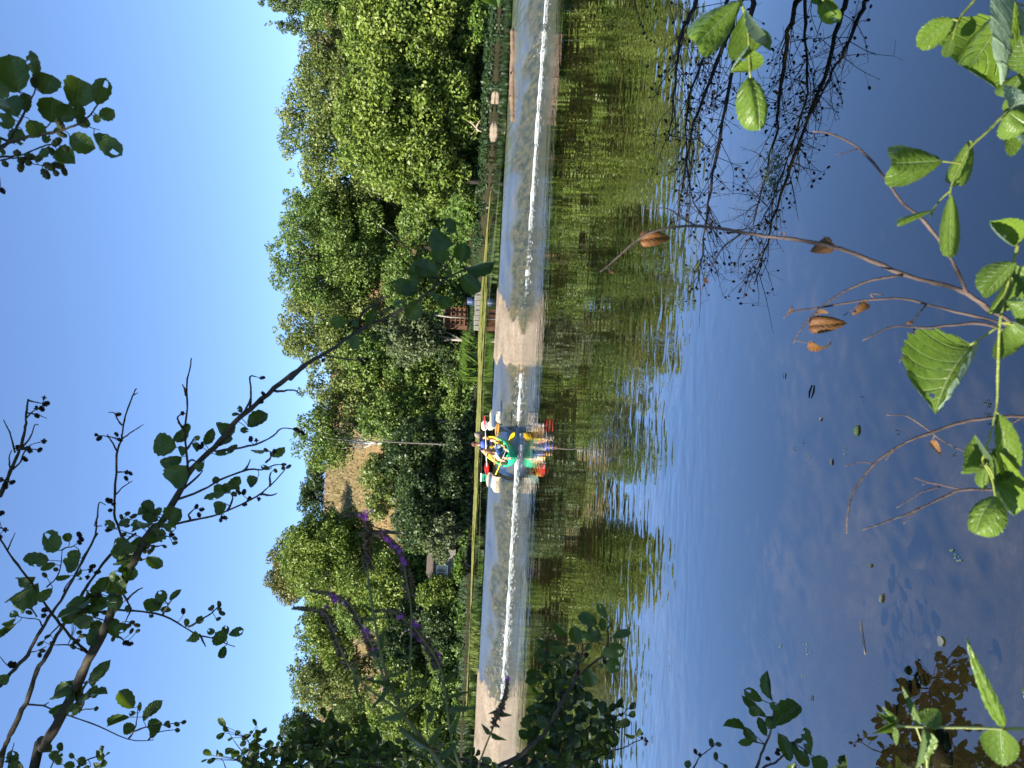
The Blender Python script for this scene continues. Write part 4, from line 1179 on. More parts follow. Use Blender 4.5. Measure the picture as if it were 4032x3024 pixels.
person('fair-haired child with an arm stretched out in the middle of the canoe', (-.03, .28, .16), .80, .35, {'L': (-.44, -.02, .42), 'R': (.10, -.06, .40)},
       {'L': (-.27, -.62, .18), 'R': (.24, -.40, .18)}, {'L': (-.27, -.16, .36), 'R': (.22, -.06, .34)}, HY, BLUE, YEL, STR, False, .3, (1, 0, -.3), .6)
person('brown-haired person in white shirt and blue life vest paddling at the front of the canoe', (.07, -.40, .15), .86, .45, {'L': (-.20, -.72, .42), 'R': (.27, -.76, .37)},
       {'L': (-.06, -1.22, .21), 'R': (.10, -1.20, .22)}, {'L': (-.13, -.80, .34), 'R': (.20, -.80, .34)}, HD, BLUE, WHITE, NAVY, False, 0, (1, 0, -.45), .7, True)

def paddle(label, a, b, mshaft, mblade, tw=0.0):
    """a double-bladed paddle between two end points given in the canoe's frame"""
    root = kempty('paddle', label, 'paddle', 'paddles held by the crew')
    a = V3(*a); b = V3(*b); d = (b - a); L = np.linalg.norm(d); d /= L
    mb = MB(); mb.tube([a + d * .30, (a + b) / 2, b - d * .30], .015, 8); mb.build('shaft', mshaft, root)
    for e, dr, tt in ((a, d, 0), (b, -d, tw)):
        side = np.cross(dr, V3(0, 1, 0)); side /= np.linalg.norm(side)
        nrm = np.cross(dr, side)
        side, nrm = side * math.cos(tt) + nrm * math.sin(tt), nrm * math.cos(tt) - side * math.sin(tt)
        vs = []; fs = []
        ws = (.03, .055, .072, .083, .085, .078, .055, .028)
        for i, w in enumerate(ws):
            c = e + dr * (.48 - .48 * i / 7)
            for k in (-1, -.5, 0, .5, 1):
                vs.append(c + side * w * k + nrm * (.018 * k * k + .010))
            for k in (1, .5, 0, -.5, -1):
                vs.append(c + side * w * k + nrm * (.018 * k * k - .006 - .006 * (k == 0)))
        for i in range(7):
            for j in range(10): fs.append((i * 10 + j, i * 10 + (j + 1) % 10, (i + 1) * 10 + (j + 1) % 10, (i + 1) * 10 + j))
        fs.append(tuple(range(9, -1, -1))); fs.append(tuple(70 + j for j in range(10)))
        mb = MB(); mb.add(vs, fs); mb.build('blade', mblade, root)
RED = plain('blade_red', (.55, .02, .02), .4, .4, .1, 8)
YB = plain('blade_yellow', (.80, .50, .01), .4, .4, .08, 8)
ORB = plain('blade_orange', (.42, .22, .05), .5, .3, .15, 8)
WSH = plain('shaft_white', (.72, .70, .68), .4, .4, .05, 8)
GSH = plain('shaft_grey', (.28, .28, .29), .4, .4, .05, 8)
paddle('red-bladed paddle with a white shaft held across by the man at the back', (-.96, .60, .47), (1.18, .70, .62), WSH, RED, 1.57)
paddle('yellow-bladed paddle held by the person at the front of the canoe', (.80, -.86, .05), (-.72, -.66, .60), GSH, YB, 1.2)
paddle('orange-brown paddle of the child, its blade stretched out right of the canoe', (1.02, -.06, .38), (-.40, .02, .44), GSH, ORB, 1.3)
# grey dry bag behind the man
root = kempty('dry_bag', 'grey-brown rolled bag lying in the stern beside the man', 'bag')
mb = MB(); mb.tube([(.30, 1.28, .40), (.33, 1.28, .43), (.40, 1.25, .55), (.42, 1.22, .70), (.40, 1.2, .78), (.38, 1.2, .80)], [.05, .11, .13, .125, .09, .03], 12)
mb.build('bag_body', plain('bag_grey', (.16, .14, .11), .7, .2, .2, 10), root)
mb = MB(); mb.tube([(.27, 1.28, .62), (.36, 1.14, .66), (.50, 1.2, .66)], .014, 6); mb.build('strap', M['black'], root)
# ------------------------------------------------------------------ foreground plants
def leaf_mesh(name, prof, mat, nl=12, nw=6, fold=.18, droop=.22, pleat=.02, nv=7, serr=.02, curl=0.0, holes=0, seed=1, twist=0.0):
    """a broad leaf, one unit long along +Y and one unit wide, with midrib fold, pleats and toothed edge"""
    rng = random.Random(seed)
    tt = [p[0] for p in prof]; ww = [p[1] for p in prof]
    vs = []; uv = []
    for i in range(nl + 1):
        t = i / nl
        w = float(np.interp(t, tt, ww)) * (1 + (serr / .5) * (1 if i % 2 else -1) * (0 < i < nl))
        for j in range(-nw // 2, nw // 2 + 1):
            a = j / (nw / 2)
            x = a * w
            ph = t * nv - abs(a) * 1.9
            z = fold * abs(x) - droop * (t - .3) ** 2 + pleat * math.sin(2 * math.pi * ph) * min(1, abs(a) * 2) + curl * a * a * abs(x) * 2 + twist * (t - .5) * x
            vs.append((x, t - .04 * abs(a) * (t > .9), z)); uv.append((.5 + a * .5, t))
    m = nw + 1; fs = []
    skip = set()
    for h in range(holes): skip.add((rng.randrange(nl // 3, nl - 1), rng.randrange(0, nw)))
    for i in range(nl):
        for j in range(nw):
            if (i, j) in skip: continue
            fs.append((i * m + j, i * m + j + 1, (i + 1) * m + j + 1, (i + 1) * m + j))
    me = bpy.data.meshes.new(name)
    me.from_pydata(vs, [], fs)
    ul = me.uv_layers.new(name='UVMap')
    li = np.empty(len(me.loops), dtype=np.int32); me.loops.foreach_get('vertex_index', li)
    ul.data.foreach_set('uv', np.array(uv, dtype=np.float32)[li].ravel())
    me.polygons.foreach_set('use_smooth', [True] * len(me.polygons))
    me.materials.append(mat)
    return me
ALD = [(0, .03), (.04, .16), (.14, .30), (.3, .43), (.5, .50), (.66, .49), (.8, .41), (.91, .27), (.97, .15), (1, .06)]
ALN = [(0, .03), (.05, .18), (.2, .38), (.4, .49), (.6, .50), (.76, .44), (.9, .30), (1, .10)]
LAN = [(0, .10), (.08, .42), (.25, .50), (.5, .40), (.75, .22), (1, .01)]
HRT = [(0, .25), (.06, .46), (.2, .50), (.4, .46), (.6, .36), (.8, .2), (1, .01)]
def variants(tag_, mat, prof=ALD, hi=False, n=5, seed=0, holes=True, fo=(.05, .45), dr=(-.1, .45), cu=.35):
    out = []
    rng = random.Random(seed)
    for k in range(n):
        out.append(leaf_mesh('%s_leaf' % tag_, prof if k % 2 == 0 or prof is not ALD else ALN, mat, 20 if hi else 9, 10 if hi else 4,
                             rng.uniform(*fo), rng.uniform(*dr), .030 if hi else .022, 7, .018 if hi else .03, rng.uniform(-cu, cu), (2 if (holes and k % 3 == 2) else 0), seed + k, rng.uniform(-.5, .5)))
    return out
L_ALD = variants('alder', M['leaf_alder'], n=6, seed=10)
L_BUSH = variants('bush', M['leaf_bush'], n=5, seed=20, holes=False)
L_NEAR = variants('near', M['leaf_near'], hi=True, n=9, seed=30, holes=True, fo=(.05, .65), dr=(-.3, .7), cu=.7)
L_DEAD = variants('dead', M['leaf_dead'], HRT, hi=True, n=5, seed=40, holes=False, fo=(.15, .6), dr=(.4, 1.5), cu=.45)
L_LOOSE = variants('loosestrife', M['leaf_loose'], LAN, n=4, seed=50, holes=False)
L_HERB = variants('herb', M['leaf_herb'], LAN, hi=True, n=4, seed=60, holes=False)
L_HEART = variants('herb', M['leaf_herb'], HRT, hi=True, n=2, seed=70, holes=False)
def cone_mesh(name, mat, spiky):
    mb = MB(); nu, nv = 9, 9; vs = []; fs = []
    for i in range(nv + 1):
        ph = math.pi * i / nv
        for j in range(nu):
            th = 2 * math.pi * (j + .5 * (i % 2)) / nu
            r = .30 * math.sin(ph) ** .8 * (1 + (spiky if (i + j) % 2 else -spiky))
            vs.append((r * math.cos(th), .5 - .5 * math.cos(ph), r * math.sin(th)))
    for i in range(nv):
        for j in range(nu): fs.append((i * nu + j, i * nu + (j + 1) % nu, (i + 1) * nu + (j + 1) % nu, (i + 1) * nu + j))
    mb.add(vs, fs, False)
    return mb.mesh(name, mat)
CONE_G = cone_mesh('green_cone', M['cone_green'], .10)
CONE_D = cone_mesh('dark_cone', M['cone_dark'], .38)

class Spray:
    """stems drawn through points, with leaves and cones hung on the nearest stem"""
    def __init__(self, root, loc, seed, wood, stemr=.0012):
        self.root = root; self.L = Vector(loc); self.rng = random.Random(seed); self.wood = wood; self.mb = MB(); self.nodes = []; self.hang = []; self.stalk = stemr; self.maxstalk = 1.0; self.starts = []
    def stem(self, f, pts, y0, y1, r0, r1, n=5, jit=.004, sides=7, knots=True, bend=None):
        k = len(pts)
        P = [at(*f(*p), (bend[i] if bend else y0 + (y1 - y0) * i / (k - 1))) for i, p in enumerate(pts)]
        Q = catmull(P, n)
        m = len(Q); rad = []
        for i in range(m):
            t = i / (m - 1); r = r0 + (r1 - r0) * t
            Q[i] = Q[i] + np.array([self.rng.gauss(0, jit), self.rng.gauss(0, jit), self.rng.gauss(0, jit)]) * min(1, r * 120) * (0 < i < m - 1)
            rad.append(r * (1 + (self.rng.random() - .45) * .35 * knots))
        self.mb.tube([q - np.array(self.L) for q in Q], rad, sides)
        self.nodes += [Vector(q) for q in Q[m // 8:]]
        self.starts.append((Vector(Q[0]), r0))
        return Q
    def ground(self, base, idx):
        """carry stems that leave the view down to where they root"""
        for i in idx:
            s, r = self.starts[i]; g = Vector(base) + Vector((self.rng.uniform(-.06, .06), self.rng.uniform(-.05, .05), 0))
            mid = s.lerp(g, .5) + Vector((0, 0, .08))
            self.mb.tube(catmull([g - self.L, mid - self.L, s - self.L], 4), list(np.linspace(r * 1.25, r, 9)), 6)
    def near(self, u, v):
        d = ray(u, v).normalized()
        best = None
        for q in self.nodes:
            w = q - CAM; s = (w - d * w.dot(d)).length / w.length
            if best is None or s < best[0]: best = (s, q)
        return best[1]
    def leaf(self, f, b, t, w, kf=1.0, ms=None, dj=.03, tilt=.55, y=None, name='leaf', face=1, up=None):
        ub, vb = f(*b); ut, vt = f(*t)
        q = self.near(ub, vb)
        y0 = (y if y else q.y) + self.rng.uniform(-dj, dj)
        B = at(ub, vb, y0)
        ln = math.hypot(ut - ub, vt - vb) / FPX * y0
        Tp = at(ut, vt, y0 + self.rng.uniform(-.6, .6) * ln * tilt * 1.2)
        yv = Tp - B
        nrm = (CAM - B).normalized() * face + Vector([self.rng.gauss(0, tilt) for _ in range(3)])
        xv = yv.cross(nrm)
        if xv.length < 1e-5: xv = yv.cross(Vector((.3, .2, 1)))
        xv.normalize(); zv = xv.cross(yv).normalized()
        W = w * kf / FPX * y0
        Mw = Matrix((xv * W, yv, zv * (W + yv.length) * .5)).transposed().to_4x4()
        Mw.translation = B - self.L
        self.hang.append((name, self.rng.choice(ms), Mw))
        if 0.002 < (q - B).length < self.maxstalk:
            mid = (q + B) / 2 + Vector((0, 0, -.08 * (q - B).length))
            self.mb.tube(catmull([q - self.L, mid - self.L, B - self.L], 3), self.stalk, 5, False)
    def cluster(self, f, x, y, n, size, kf, ms, spread=.5, sz=.35, a0=None, dj=.06):
        for i in range(n):
            a = self.rng.uniform(0, 6.28) if a0 is None else a0 + self.rng.uniform(-1.1, 1.1)
            l = size * self.rng.uniform(1 - sz, 1 + sz)
            bx = x + spread * size * self.rng.uniform(-1, 1); by = y + spread * size * self.rng.uniform(-1, 1)
            self.leaf(f, (bx, by), (bx + l * math.cos(a), by + l * math.sin(a)), l * self.rng.uniform(.62, .85), kf, ms, dj)
    def cone(self, f, x, y, size, kf, me, dj=.03, a=None):
        u, v = f(x, y)
        q = self.near(u, v)
        y0 = q.y + self.rng.uniform(-dj, dj)
        c = at(u, v, y0); s = size * kf / FPX * y0 * self.rng.uniform(.85, 1.15)
        ax = (c - q)
        ax = (ax.normalized() if ax.length > 1e-4 else Vector((0, 0, -1))) * .7 + Vector((self.rng.gauss(0, .5), self.rng.gauss(0, .5), self.rng.gauss(0, .5) - .2))
        ax.normalize()
        R_ = ax.to_track_quat('Y', 'Z').to_matrix()
        Mw = (R_ * s).to_4x4()
        B = c - ax * s * .5
        Mw.translation = B - self.L
        self.hang.append(('cone', me, Mw))
        if (q - B).length > .002:
            mid = (q + B) / 2 + Vector((0, 0, -.05 * (q - B).length))
            self.mb.tube(catmull([q - self.L, mid - self.L, B - self.L], 3), self.stalk * .9, 5, False)
    def finish(self, name, parent=None):
        w = self.mb.build(name, self.wood, self.root)
        for nm, me, Mw in self.hang:
            o = bpy.data.objects.new(nm, me); COL.objects.link(o)
            o.parent = w if parent == 'wood' else self.root
            o.matrix_basis = Mw
        return w
K1, K2, K3, K4, K5, K6, K7 = 1100 / 2212, 1200 / 2212, 1200 / 2155, 1000 / 2074, 1532 / 2210, 1732 / 2210, 1532 / 2212
KB, KH, KD = 1100 / 2212, 600 / 1375, 4032 / 2212

# ---- the alder of the near bank: trunk and crown out of sight to the left, its boughs hang into the sky
TB = (-3.7, .3, .75)
alder = tagp(empty('alder_tree', TB), 'near alder whose dark leafy boughs with cones reach across the sky from the left', 'tree')
tr = MB(); tr.tube(catmull([(0, 0, -.4), (.05, .1, 1.5), (.25, .2, 3.2), (.1, .1, 5.5), (.3, -.3, 8.2)], 4), list(np.linspace(.19, .04, 17)), 10)
rng = np.random.RandomState(77)
nc = 120
d = rng.normal(size=(nc, 3)); d /= np.linalg.norm(d, axis=1)[:, None]
C = d * (rng.rand(nc) ** .4)[:, None] * np.array([3.4, 2.1, 2.6]) + np.array([.3, .1, 6.3])
C = C[(C[:, 1] + TB[1] < 2.1) & (C[:, 1] + TB[1] > -1.5)]  # unseen crown trimmed so sun reaches the shoots near the lens
d = rng.normal(size=(60, 3)); d /= np.linalg.norm(d, axis=1)[:, None]
C = np.concatenate([C, d * (rng.rand(60) ** .4)[:, None] * np.array([2.4, 1.9, 1.8]) + np.array([-3.4, 3.0, 5.2])])  # unseen side lobe added to shade the left bush
for c in C[:34]:
    f = min(.9, max(.3, (c[2] - 1.5) / 7)); i0 = np.array([.15, .05, .4 + 7.6 * f * .8])
    tr.tube(catmull([i0, (i0 + c) / 2 + np.array([0, 0, .2]), c], 3), list(np.linspace(.05, .01, 7)), 5, False)
tr.build('trunk', M['bark_alder'], alder)
q, tint, n = leaf_quads(rng, C, np.full((len(C), 3), .62), np.full(len(C), 150), .12, .5, .8, shell=.15)
link('crown', quads_mesh('crown', q, n, M['fol_near'], tint), alder)

def bough(seed):
    S = Spray(alder, TB, seed, M['bark_alder'], .0014); S.maxstalk = .22
    return S
TBv = Vector(TB)
# main bough
A = bough(1)
main3 = [(240, 1659), (310, 1520), (430, 1300), (540, 1080), (620, 900), (720, 720), (800, 520), (880, 320), (960, 170), (1050, 0)]
pts = [C3(*p) for p in main3] + [C2(1180, 1380), C2(1300, 1180), C2(1390, 1010), C2(1560, 850), C2(1720, 660), C2(1900, 500), C2(2080, 350), C2(2212, 255)]
pts += [C4(300, 1425), C4(430, 1310), C4(560, 1240), C4(700, 1150), C4(830, 1060)]
ID = lambda x, y: (x, y)
P0 = [(TB[0] + .15, TB[1] + .15, TB[2] + 2.2), (-2.6, 2.3, 3.75)]
n_ = len(pts)
Pm = [Vector(p) for p in P0] + [at(*p, 3.25 + (2.15 - 3.25) * (i / (n_ - 1)) ** 1.2) for i, p in enumerate(pts)]
Q = catmull(Pm, 4); m = len(Q)
rad = [.0185 * (1 - i / (m - 1)) ** 1.2 + .0042 for i in range(m)]
for i in range(8, m): Q[i] = Q[i] + np.array([A.rng.gauss(0, .0014) for _ in range(3)])
A.mb.tube([q - np.array(TBv) for q in Q], [r * A.rng.uniform(.92, 1.1) for r in rad], 8)
A.nodes += [Vector(q) for q in Q[8:]]
ya = lambda f, p: A.near(*f(*p)).y
def side(S, f, pts, r0=.0045, r1=.0018, dy=-.12):
    y0 = S.near(*f(*pts[0])).y if S.nodes else 3.0
    return S.stem(f, pts, y0, y0 + dy, r0, r1, 3, .002, 6)
for p in ([(1365, 1020), (1350, 850), (1345, 700), (1360, 570), (1355, 400), (1380, 270), (1390, 205)], [(1340, 730), (1300, 670), (1290, 630), (1325, 605)], [(1350, 470), (1340, 430), (1325, 395)],
          [(1270, 1235), (1460, 1165), (1600, 1085), (1800, 1010), (1900, 1015), (1985, 980), (2050, 975)], [(1310, 1170), (1440, 1060), (1470, 1020)], [(1770, 1020), (1800, 980), (1815, 940)], [(1930, 960), (1965, 925), (1960, 880)],
          [(1180, 1430), (1400, 1380), (1550, 1345), (1750, 1265), (1900, 1180), (2000, 1090), (2070, 1010)], [(1890, 1190), (1960, 1200), (2010, 1185)], [(1960, 1130), (1960, 1060), (1970, 1030)], [(1650, 1310), (1690, 1220), (1670, 1180)],
          [(1560, 880), (1700, 860), (1850, 830), (1980, 770), (2040, 715), (2110, 715)], [(1990, 440), (2060, 440), (2130, 435), (2190, 470)], [(1810, 570), (1820, 450), (1815, 340), (1860, 338)], [(1740, 630), (1790, 560), (1820, 480)],
          [(1380, 1370), (1370, 1340), (1420, 1290)], [(1090, 1500), (1170, 1490), (1230, 1500)], [(1060, 1560), (1130, 1570), (1180, 1560)], [(1350, 870), (1400, 800), (1420, 770)], [(1365, 960), (1400, 940), (1440, 970)]):
    side(A, C2, p)
for p in ([(820, 540), (1000, 555), (1150, 580), (1300, 660), (1400, 720), (1500, 740), (1600, 780), (1660, 800)], [(1150, 580), (1190, 500), (1210, 480)], [(1335, 660), (1410, 620), (1500, 560), (1540, 520)], [(1500, 740), (1590, 700), (1620, 690)], [(1410, 715), (1440, 770), (1455, 800)],
          [(900, 470), (960, 410), (1010, 385)], [(730, 680), (850, 740), (890, 770)], [(870, 430), (920, 530), (890, 620)], [(500, 1290), (580, 1250), (660, 1240)], [(560, 1170), (600, 1080), (640, 1040)], [(940, 200), (1030, 180), (1040, 170)], [(640, 860), (560, 820), (480, 790), (380, 790)]):
    side(A, C3, p)
yt = A.nodes[-1].y
A.stem(C4, [(830, 1060), (880, 900), (980, 830), (1050, 775), (1110, 765)], 2.2, 2.12, .0045, .002, 4, .002, 6)
A.stem(C4, [(830, 1060), (940, 990), (1050, 950), (1150, 900), (1250, 850), (1350, 790), (1480, 680), (1600, 600), (1680, 560), (1730, 535)], 2.15, 2.0, .0055, .002, 4, .002, 6)
A.stem(C4, [(560, 1240), (680, 1260), (800, 1280), (900, 1270)], 2.3, 2.25, .003, .0015, 4, .002, 5)
A.stem(C4, [(1480, 680), (1540, 560), (1640, 420), (1660, 300), (1650, 220)], 2.08, 2.0, .003, .0012, 4, .001, 5)
A.stem(C4, [(1050, 960), (1110, 990), (1180, 1060)], 2.12, 2.1, .002, .001, 3, .001, 5)
A.stem(C4, [(880, 1060), (960, 1090), (1090, 1120)], 2.15, 2.1, .002, .001, 3, .001, 5)
# leaves at the tip, each where it hangs
for b, t_, w in (((760, 965), (615, 970), 85), ((800, 1080), (850, 1190), 88), ((1340, 730), (1140, 640), 110), ((1340, 715), (1195, 705), 90), ((1230, 785), (1140, 840), 70), ((1350, 800), (1250, 950), 120), ((1420, 610), (1265, 540), 145), ((1500, 570), (1310, 500), 120),
                 ((1625, 330), (1425, 250), 150), ((1600, 420), (1440, 420), 125), ((1640, 240), (1560, 130), 85), ((1690, 480), (1720, 320), 115), ((1740, 530), (1965, 475), 95), ((1750, 550), (1840, 605), 80), ((1690, 590), (1845, 730), 118), ((1440, 730), (1550, 812), 46),
                 ((1520, 770), (1600, 860), 90), ((920, 1000), (990, 880), 70), ((800, 960), (850, 1000), 50), ((1420, 590), (1500, 640), 75), ((1560, 560), (1620, 580), 50), ((1350, 660), (1290, 600), 80), ((1480, 480), (1540, 530), 70)):
    A.leaf(C4, b, t_, w * 1.25, K4, L_ALD, .05, .35)
for x, y in ((910, 1010), (1040, 900), (1000, 850), (1060, 960), (1120, 1040), (1160, 975), (1190, 1065), (1240, 1060), (1110, 1140), (1150, 940), (1130, 850), (1230, 845), (1350, 920), (1200, 1020), (1090, 870)):
    A.cone(C4, x, y, 62, K4, CONE_G)
for x, y in ((565, 1285), (880, 1285), (920, 1275), (895, 1310), (855, 1270)): A.cone(C4, x, y, 40, K4, CONE_D)
for b, t_, w in (((1370, 740), (1345, 675), 40), ((1800, 700), (1940, 600), 88), ((1710, 700), (1570, 700), 130), ((1690, 790), (1575, 830), 110), ((1490, 830), (1545, 715), 55), ((1350, 800), (1280, 740), 95), ((1280, 850), (1115, 800), 130), ((1320, 920), (1165, 980), 85), ((1350, 985), (1225, 1120), 135), ((1350, 860), (1300, 890), 60),
                 ((1450, 830), (1410, 870), 60), ((1440, 800), (1420, 765), 40), ((1560, 900), (1680, 870), 40), ((1720, 830), (1650, 890), 35), ((1480, 960), (1420, 1020), 50), ((1930, 870), (1820, 870), 55), ((1960, 910), (2070, 850), 65), ((1960, 1010), (1890, 985), 28), ((1870, 1070), (1800, 1130), 70),
                 ((1650, 1150), (1745, 1065), 62), ((1650, 1175), (1550, 1130), 60), ((1580, 1110), (1560, 1060), 40), ((1630, 1185), (1470, 1225), 42), ((1620, 1250), (1550, 1290), 48), ((1640, 1260), (1570, 1345), 55), ((1660, 1180), (1625, 1110), 50),
                 ((1110, 1325), (1040, 1235), 62), ((1090, 1330), (1000, 1330), 55), ((1160, 1340), (1120, 1300), 60), ((1240, 1400), (1320, 1300), 120), ((1110, 1400), (990, 1400), 90), ((1180, 1420), (1280, 1440), 70), ((1000, 1420), (960, 1400), 45), ((940, 1370), (870, 1430), 40), ((830, 1440), (765, 1375), 45),
                 ((1090, 1470), (1170, 1530), 85), ((1010, 1500), (980, 1580), 70), ((950, 1590), (830, 1560), 100), ((930, 1640), (840, 1650), 80), ((1750, 600), (1735, 545), 30), ((1740, 610), (1680, 615), 22), ((1780, 700), (1770, 750), 45)):
    A.leaf(C2, b, t_, w * 1.3, K2, L_ALD, .06, .38)
for b, t_, w in (((905, 70), (800, 90), 85), ((920, 175), (800, 220), 75), ((930, 200), (860, 280), 60), ((1030, 175), (1155, 235), 60), ((890, 395), (755, 310), 95), ((900, 420), (830, 410), 30), ((870, 490), (750, 490), 100), ((820, 450), (770, 420), 70), ((760, 520), (640, 500), 90), ((610, 540), (480, 480), 90), ((570, 545), (395, 600), 85),
                 ((660, 590), (530, 650), 70), ((740, 690), (610, 780), 80), ((730, 690), (650, 650), 75), ((800, 600), (780, 690), 60), ((830, 640), (880, 700), 70), ((630, 1060), (780, 895), 62), ((540, 1040), (440, 1070), 35), ((510, 1120), (360, 1140), 95), ((570, 1180), (540, 1090), 50), ((640, 1160), (680, 1080), 55), ((650, 1150), (755, 1120), 60),
                 ((600, 1190), (560, 1260), 60), ((490, 1200), (370, 1280), 70), ((530, 1200), (500, 1300), 60), ((680, 1040), (640, 1080), 40), ((1160, 480), (1010, 490), 75), ((1170, 480), (1110, 410), 60), ((1200, 470), (1285, 395), 32), ((1150, 490), (1110, 525), 60), ((1210, 545), (1130, 540), 36), ((920, 510), (890, 560), 45),
                 ((1320, 660), (1315, 600), 30), ((1380, 690), (1335, 775), 68), ((1400, 640), (1425, 580), 40), ((1520, 700), (1460, 690), 36), ((1600, 760), (1525, 700), 85), ((1600, 720), (1590, 650), 38), ((1620, 720), (1725, 680), 48), ((1590, 795), (1560, 885), 42), ((830, 740), (790, 620), 50)):
    A.leaf(C3, b, t_, w * 1.32, K3, L_ALD, .06, .38)
A.cluster(C3, 560, 640, 5, 90, K3, L_ALD, .7)
A.cluster(C2, 1120, 1420, 6, 100, K2, L_ALD, .7)
A.cluster(C2, 960, 1560, 5, 110, K2, L_ALD, .6)
A.cluster(C3, 520, 1150, 5, 95, K3, L_ALD, .6)
A.cluster(C3, 700, 470, 9, 100, K3, L_ALD, .9)
A.cluster(C3, 600, 560, 6, 90, K3, L_ALD, .8)
A.cluster(C3, 860, 230, 4, 95, K3, L_ALD, .6)
for x, y in ((1240, 1480), (1270, 1512), (1270, 1545), (1195, 1570), (1110, 1580), (1090, 1610), (1050, 1600), (2060, 975), (2055, 1000), (2095, 990), (2000, 1020), (1725, 1155), (1700, 1190), (895, 1485)): A.cone(C2, x, y, 44, K2, CONE_G)
for x, y in ((1325, 605), (1905, 345), (1910, 460), (1895, 520), (2180, 735), (2150, 720), (2200, 750), (1820, 790), (1860, 800), (1450, 850), (1470, 830), (1990, 880), (1930, 870), (1880, 1225), (1775, 1265), (1810, 1225), (1620, 1360), (1640, 1365), (1600, 1380), (1425, 1280), (1465, 1300), (1445, 1340), (1770, 1175), (1735, 1180)): A.cone(C2, x, y, 42, K2, CONE_D)
for x, y in ((1500, 525), (1485, 535), (1550, 500), (1550, 535), (1570, 565), (1545, 605), (935, 630), (970, 650), (930, 690), (975, 690), (900, 655), (680, 1240), (560, 700), (585, 725), (515, 800), (540, 765), (580, 820), (1070, 585), (870, 10), (990, 180), (800, 745), (1020, 130), (1060, 125), (740, 560)): A.cone(C3, x, y, 46, K3, CONE_G)
for x, y in ((1295, 550), (890, 775), (920, 780), (700, 440), (660, 445), (1215, 10)): A.cone(C3, x, y, 44, K3, CONE_D)
A.finish('branch', 'wood')
# second bough, running beside the main one
B = bough(2)
B.stem(C3, [(0, 1650), (30, 1520), (80, 1400), (180, 1200), (260, 980), (350, 830), (420, 690), (520, 560), (590, 420), (660, 310), (800, 130), (960, 0)], 3.5, 3.1, .0115, .0045, 4, .0016, 8)
B.stem(C2, [(955, 1640), (890, 1500), (830, 1330), (835, 1180), (850, 900), (885, 790), (895, 690), (930, 560), (970, 460), (990, 425)], 3.1, 2.9, .0055, .002, 4, .003, 6)
for p in ([(850, 880), (805, 800), (770, 770), (700, 765)], [(885, 790), (940, 750), (1000, 710), (1040, 685)], [(885, 690), (850, 640), (830, 600), (785, 598)], [(850, 1030), (890, 1030), (930, 1035)], [(845, 1190), (890, 1140), (960, 1095)], [(880, 795), (830, 785), (780, 765), (785, 755)], [(970, 470), (1000, 455)], [(860, 1430), (880, 1380), (930, 1340)]):
    side(B, C2, p, .0032, .0014, -.05)
for p in ([(180, 1210), (310, 1220), (400, 1260), (510, 1295), (700, 1365), (900, 1455), (1040, 1465), (1085, 1460)], [(910, 1450), (950, 1390), (970, 1300), (975, 1220)], [(950, 1400), (1030, 1370), (1180, 1350), (1300, 1335)], [(1050, 1460), (1100, 1410), (1230, 1390)], [(310, 1220), (330, 1205), (345, 1195)]):
    side(B, C3, p, .004, .0016, -.1)
for b, t_, w in (((945, 1235), (840, 1110), 80), ((920, 1300), (765, 1355), 50), ((960, 1370), (870, 1390), 60), ((1010, 1300), (1150, 1180), 60), ((1015, 1330), (1110, 1250), 60), ((1050, 1380), (1150, 1340), 85), ((960, 1270), (910, 1275), 30), ((985, 1260), (985, 1190), 24), ((1060, 1400), (1110, 1420), 50)): B.leaf(C3, b, t_, w * 1.3, K3, L_ALD, .04, .38)
for x, y in ((1180, 1345), (1190, 1360), (1250, 1350), (1300, 1335), (1255, 1392), (335, 730), (285, 780), (365, 775), (300, 830)): B.cone(C3, x, y, 46, K3, CONE_G)
for x, y in ((700, 760), (720, 785), (845, 755), (870, 795), (860, 610), (920, 1030), (945, 1040), (915, 1075), (800, 1240), (825, 1262), (800, 1308), (785, 1235), (780, 1455), (795, 1440)): B.cone(C2, x, y, 40, K2, CONE_D)
for x, y in ((925, 1330), (970, 1350), (880, 1355), (920, 1420)): B.cone(C2, x, y, 46, K2, CONE_G)
B.stem(C3, [(30, 1800), (60, 1650), (80, 1560), (100, 1480)], 3.4, 3.4, .004, .0016, 4, .002, 6)
B.stem(C3, [(300, 1800), (360, 1650), (400, 1560), (420, 1530)], 3.3, 3.3, .004, .0016, 4, .002, 6)
B.stem(C3, [(480, 1800), (560, 1640), (680, 1580), (740, 1570)], 3.3, 3.3, .004, .0016, 4, .002, 6)
B.cluster(C3, 60, 1600, 5, 90, K3, L_ALD, .5)
B.cluster(C3, 400, 1590, 6, 75, K3, L_ALD, .8)
B.cluster(C3, 560, 1620, 4, 70, K3, L_ALD, .6); B.cluster(C3, 690, 1610, 7, 60, K3, L_ALD, .9)
B.finish('branch', 'wood')
Cc = bough(3)
Cc.stem(C3, [(0, 1080), (100, 960), (190, 860), (290, 680), (400, 520), (510, 330), (600, 160), (690, 0)], 3.3, 3.0, .0085, .004, 4, .0016, 7)
Cc.stem(C2, [(595, 1659), (680, 1520), (705, 1380), (720, 1255), (770, 1270)], 3.0, 2.95, .004, .0016, 4, .003, 6)
Cc.stem(C3, [(0, 40), (100, 190), (200, 320), (280, 440), (340, 530), (400, 610), (500, 730), (630, 860)], 2.9, 3.1, .0035, .006, 4, .0016, 7)
Cc.stem(C2, [(0, 1210), (60, 1060), (120, 920), (160, 820), (185, 700), (190, 600), (205, 500)], 2.9, 2.85, .0075, .0028, 4, .0016, 7)
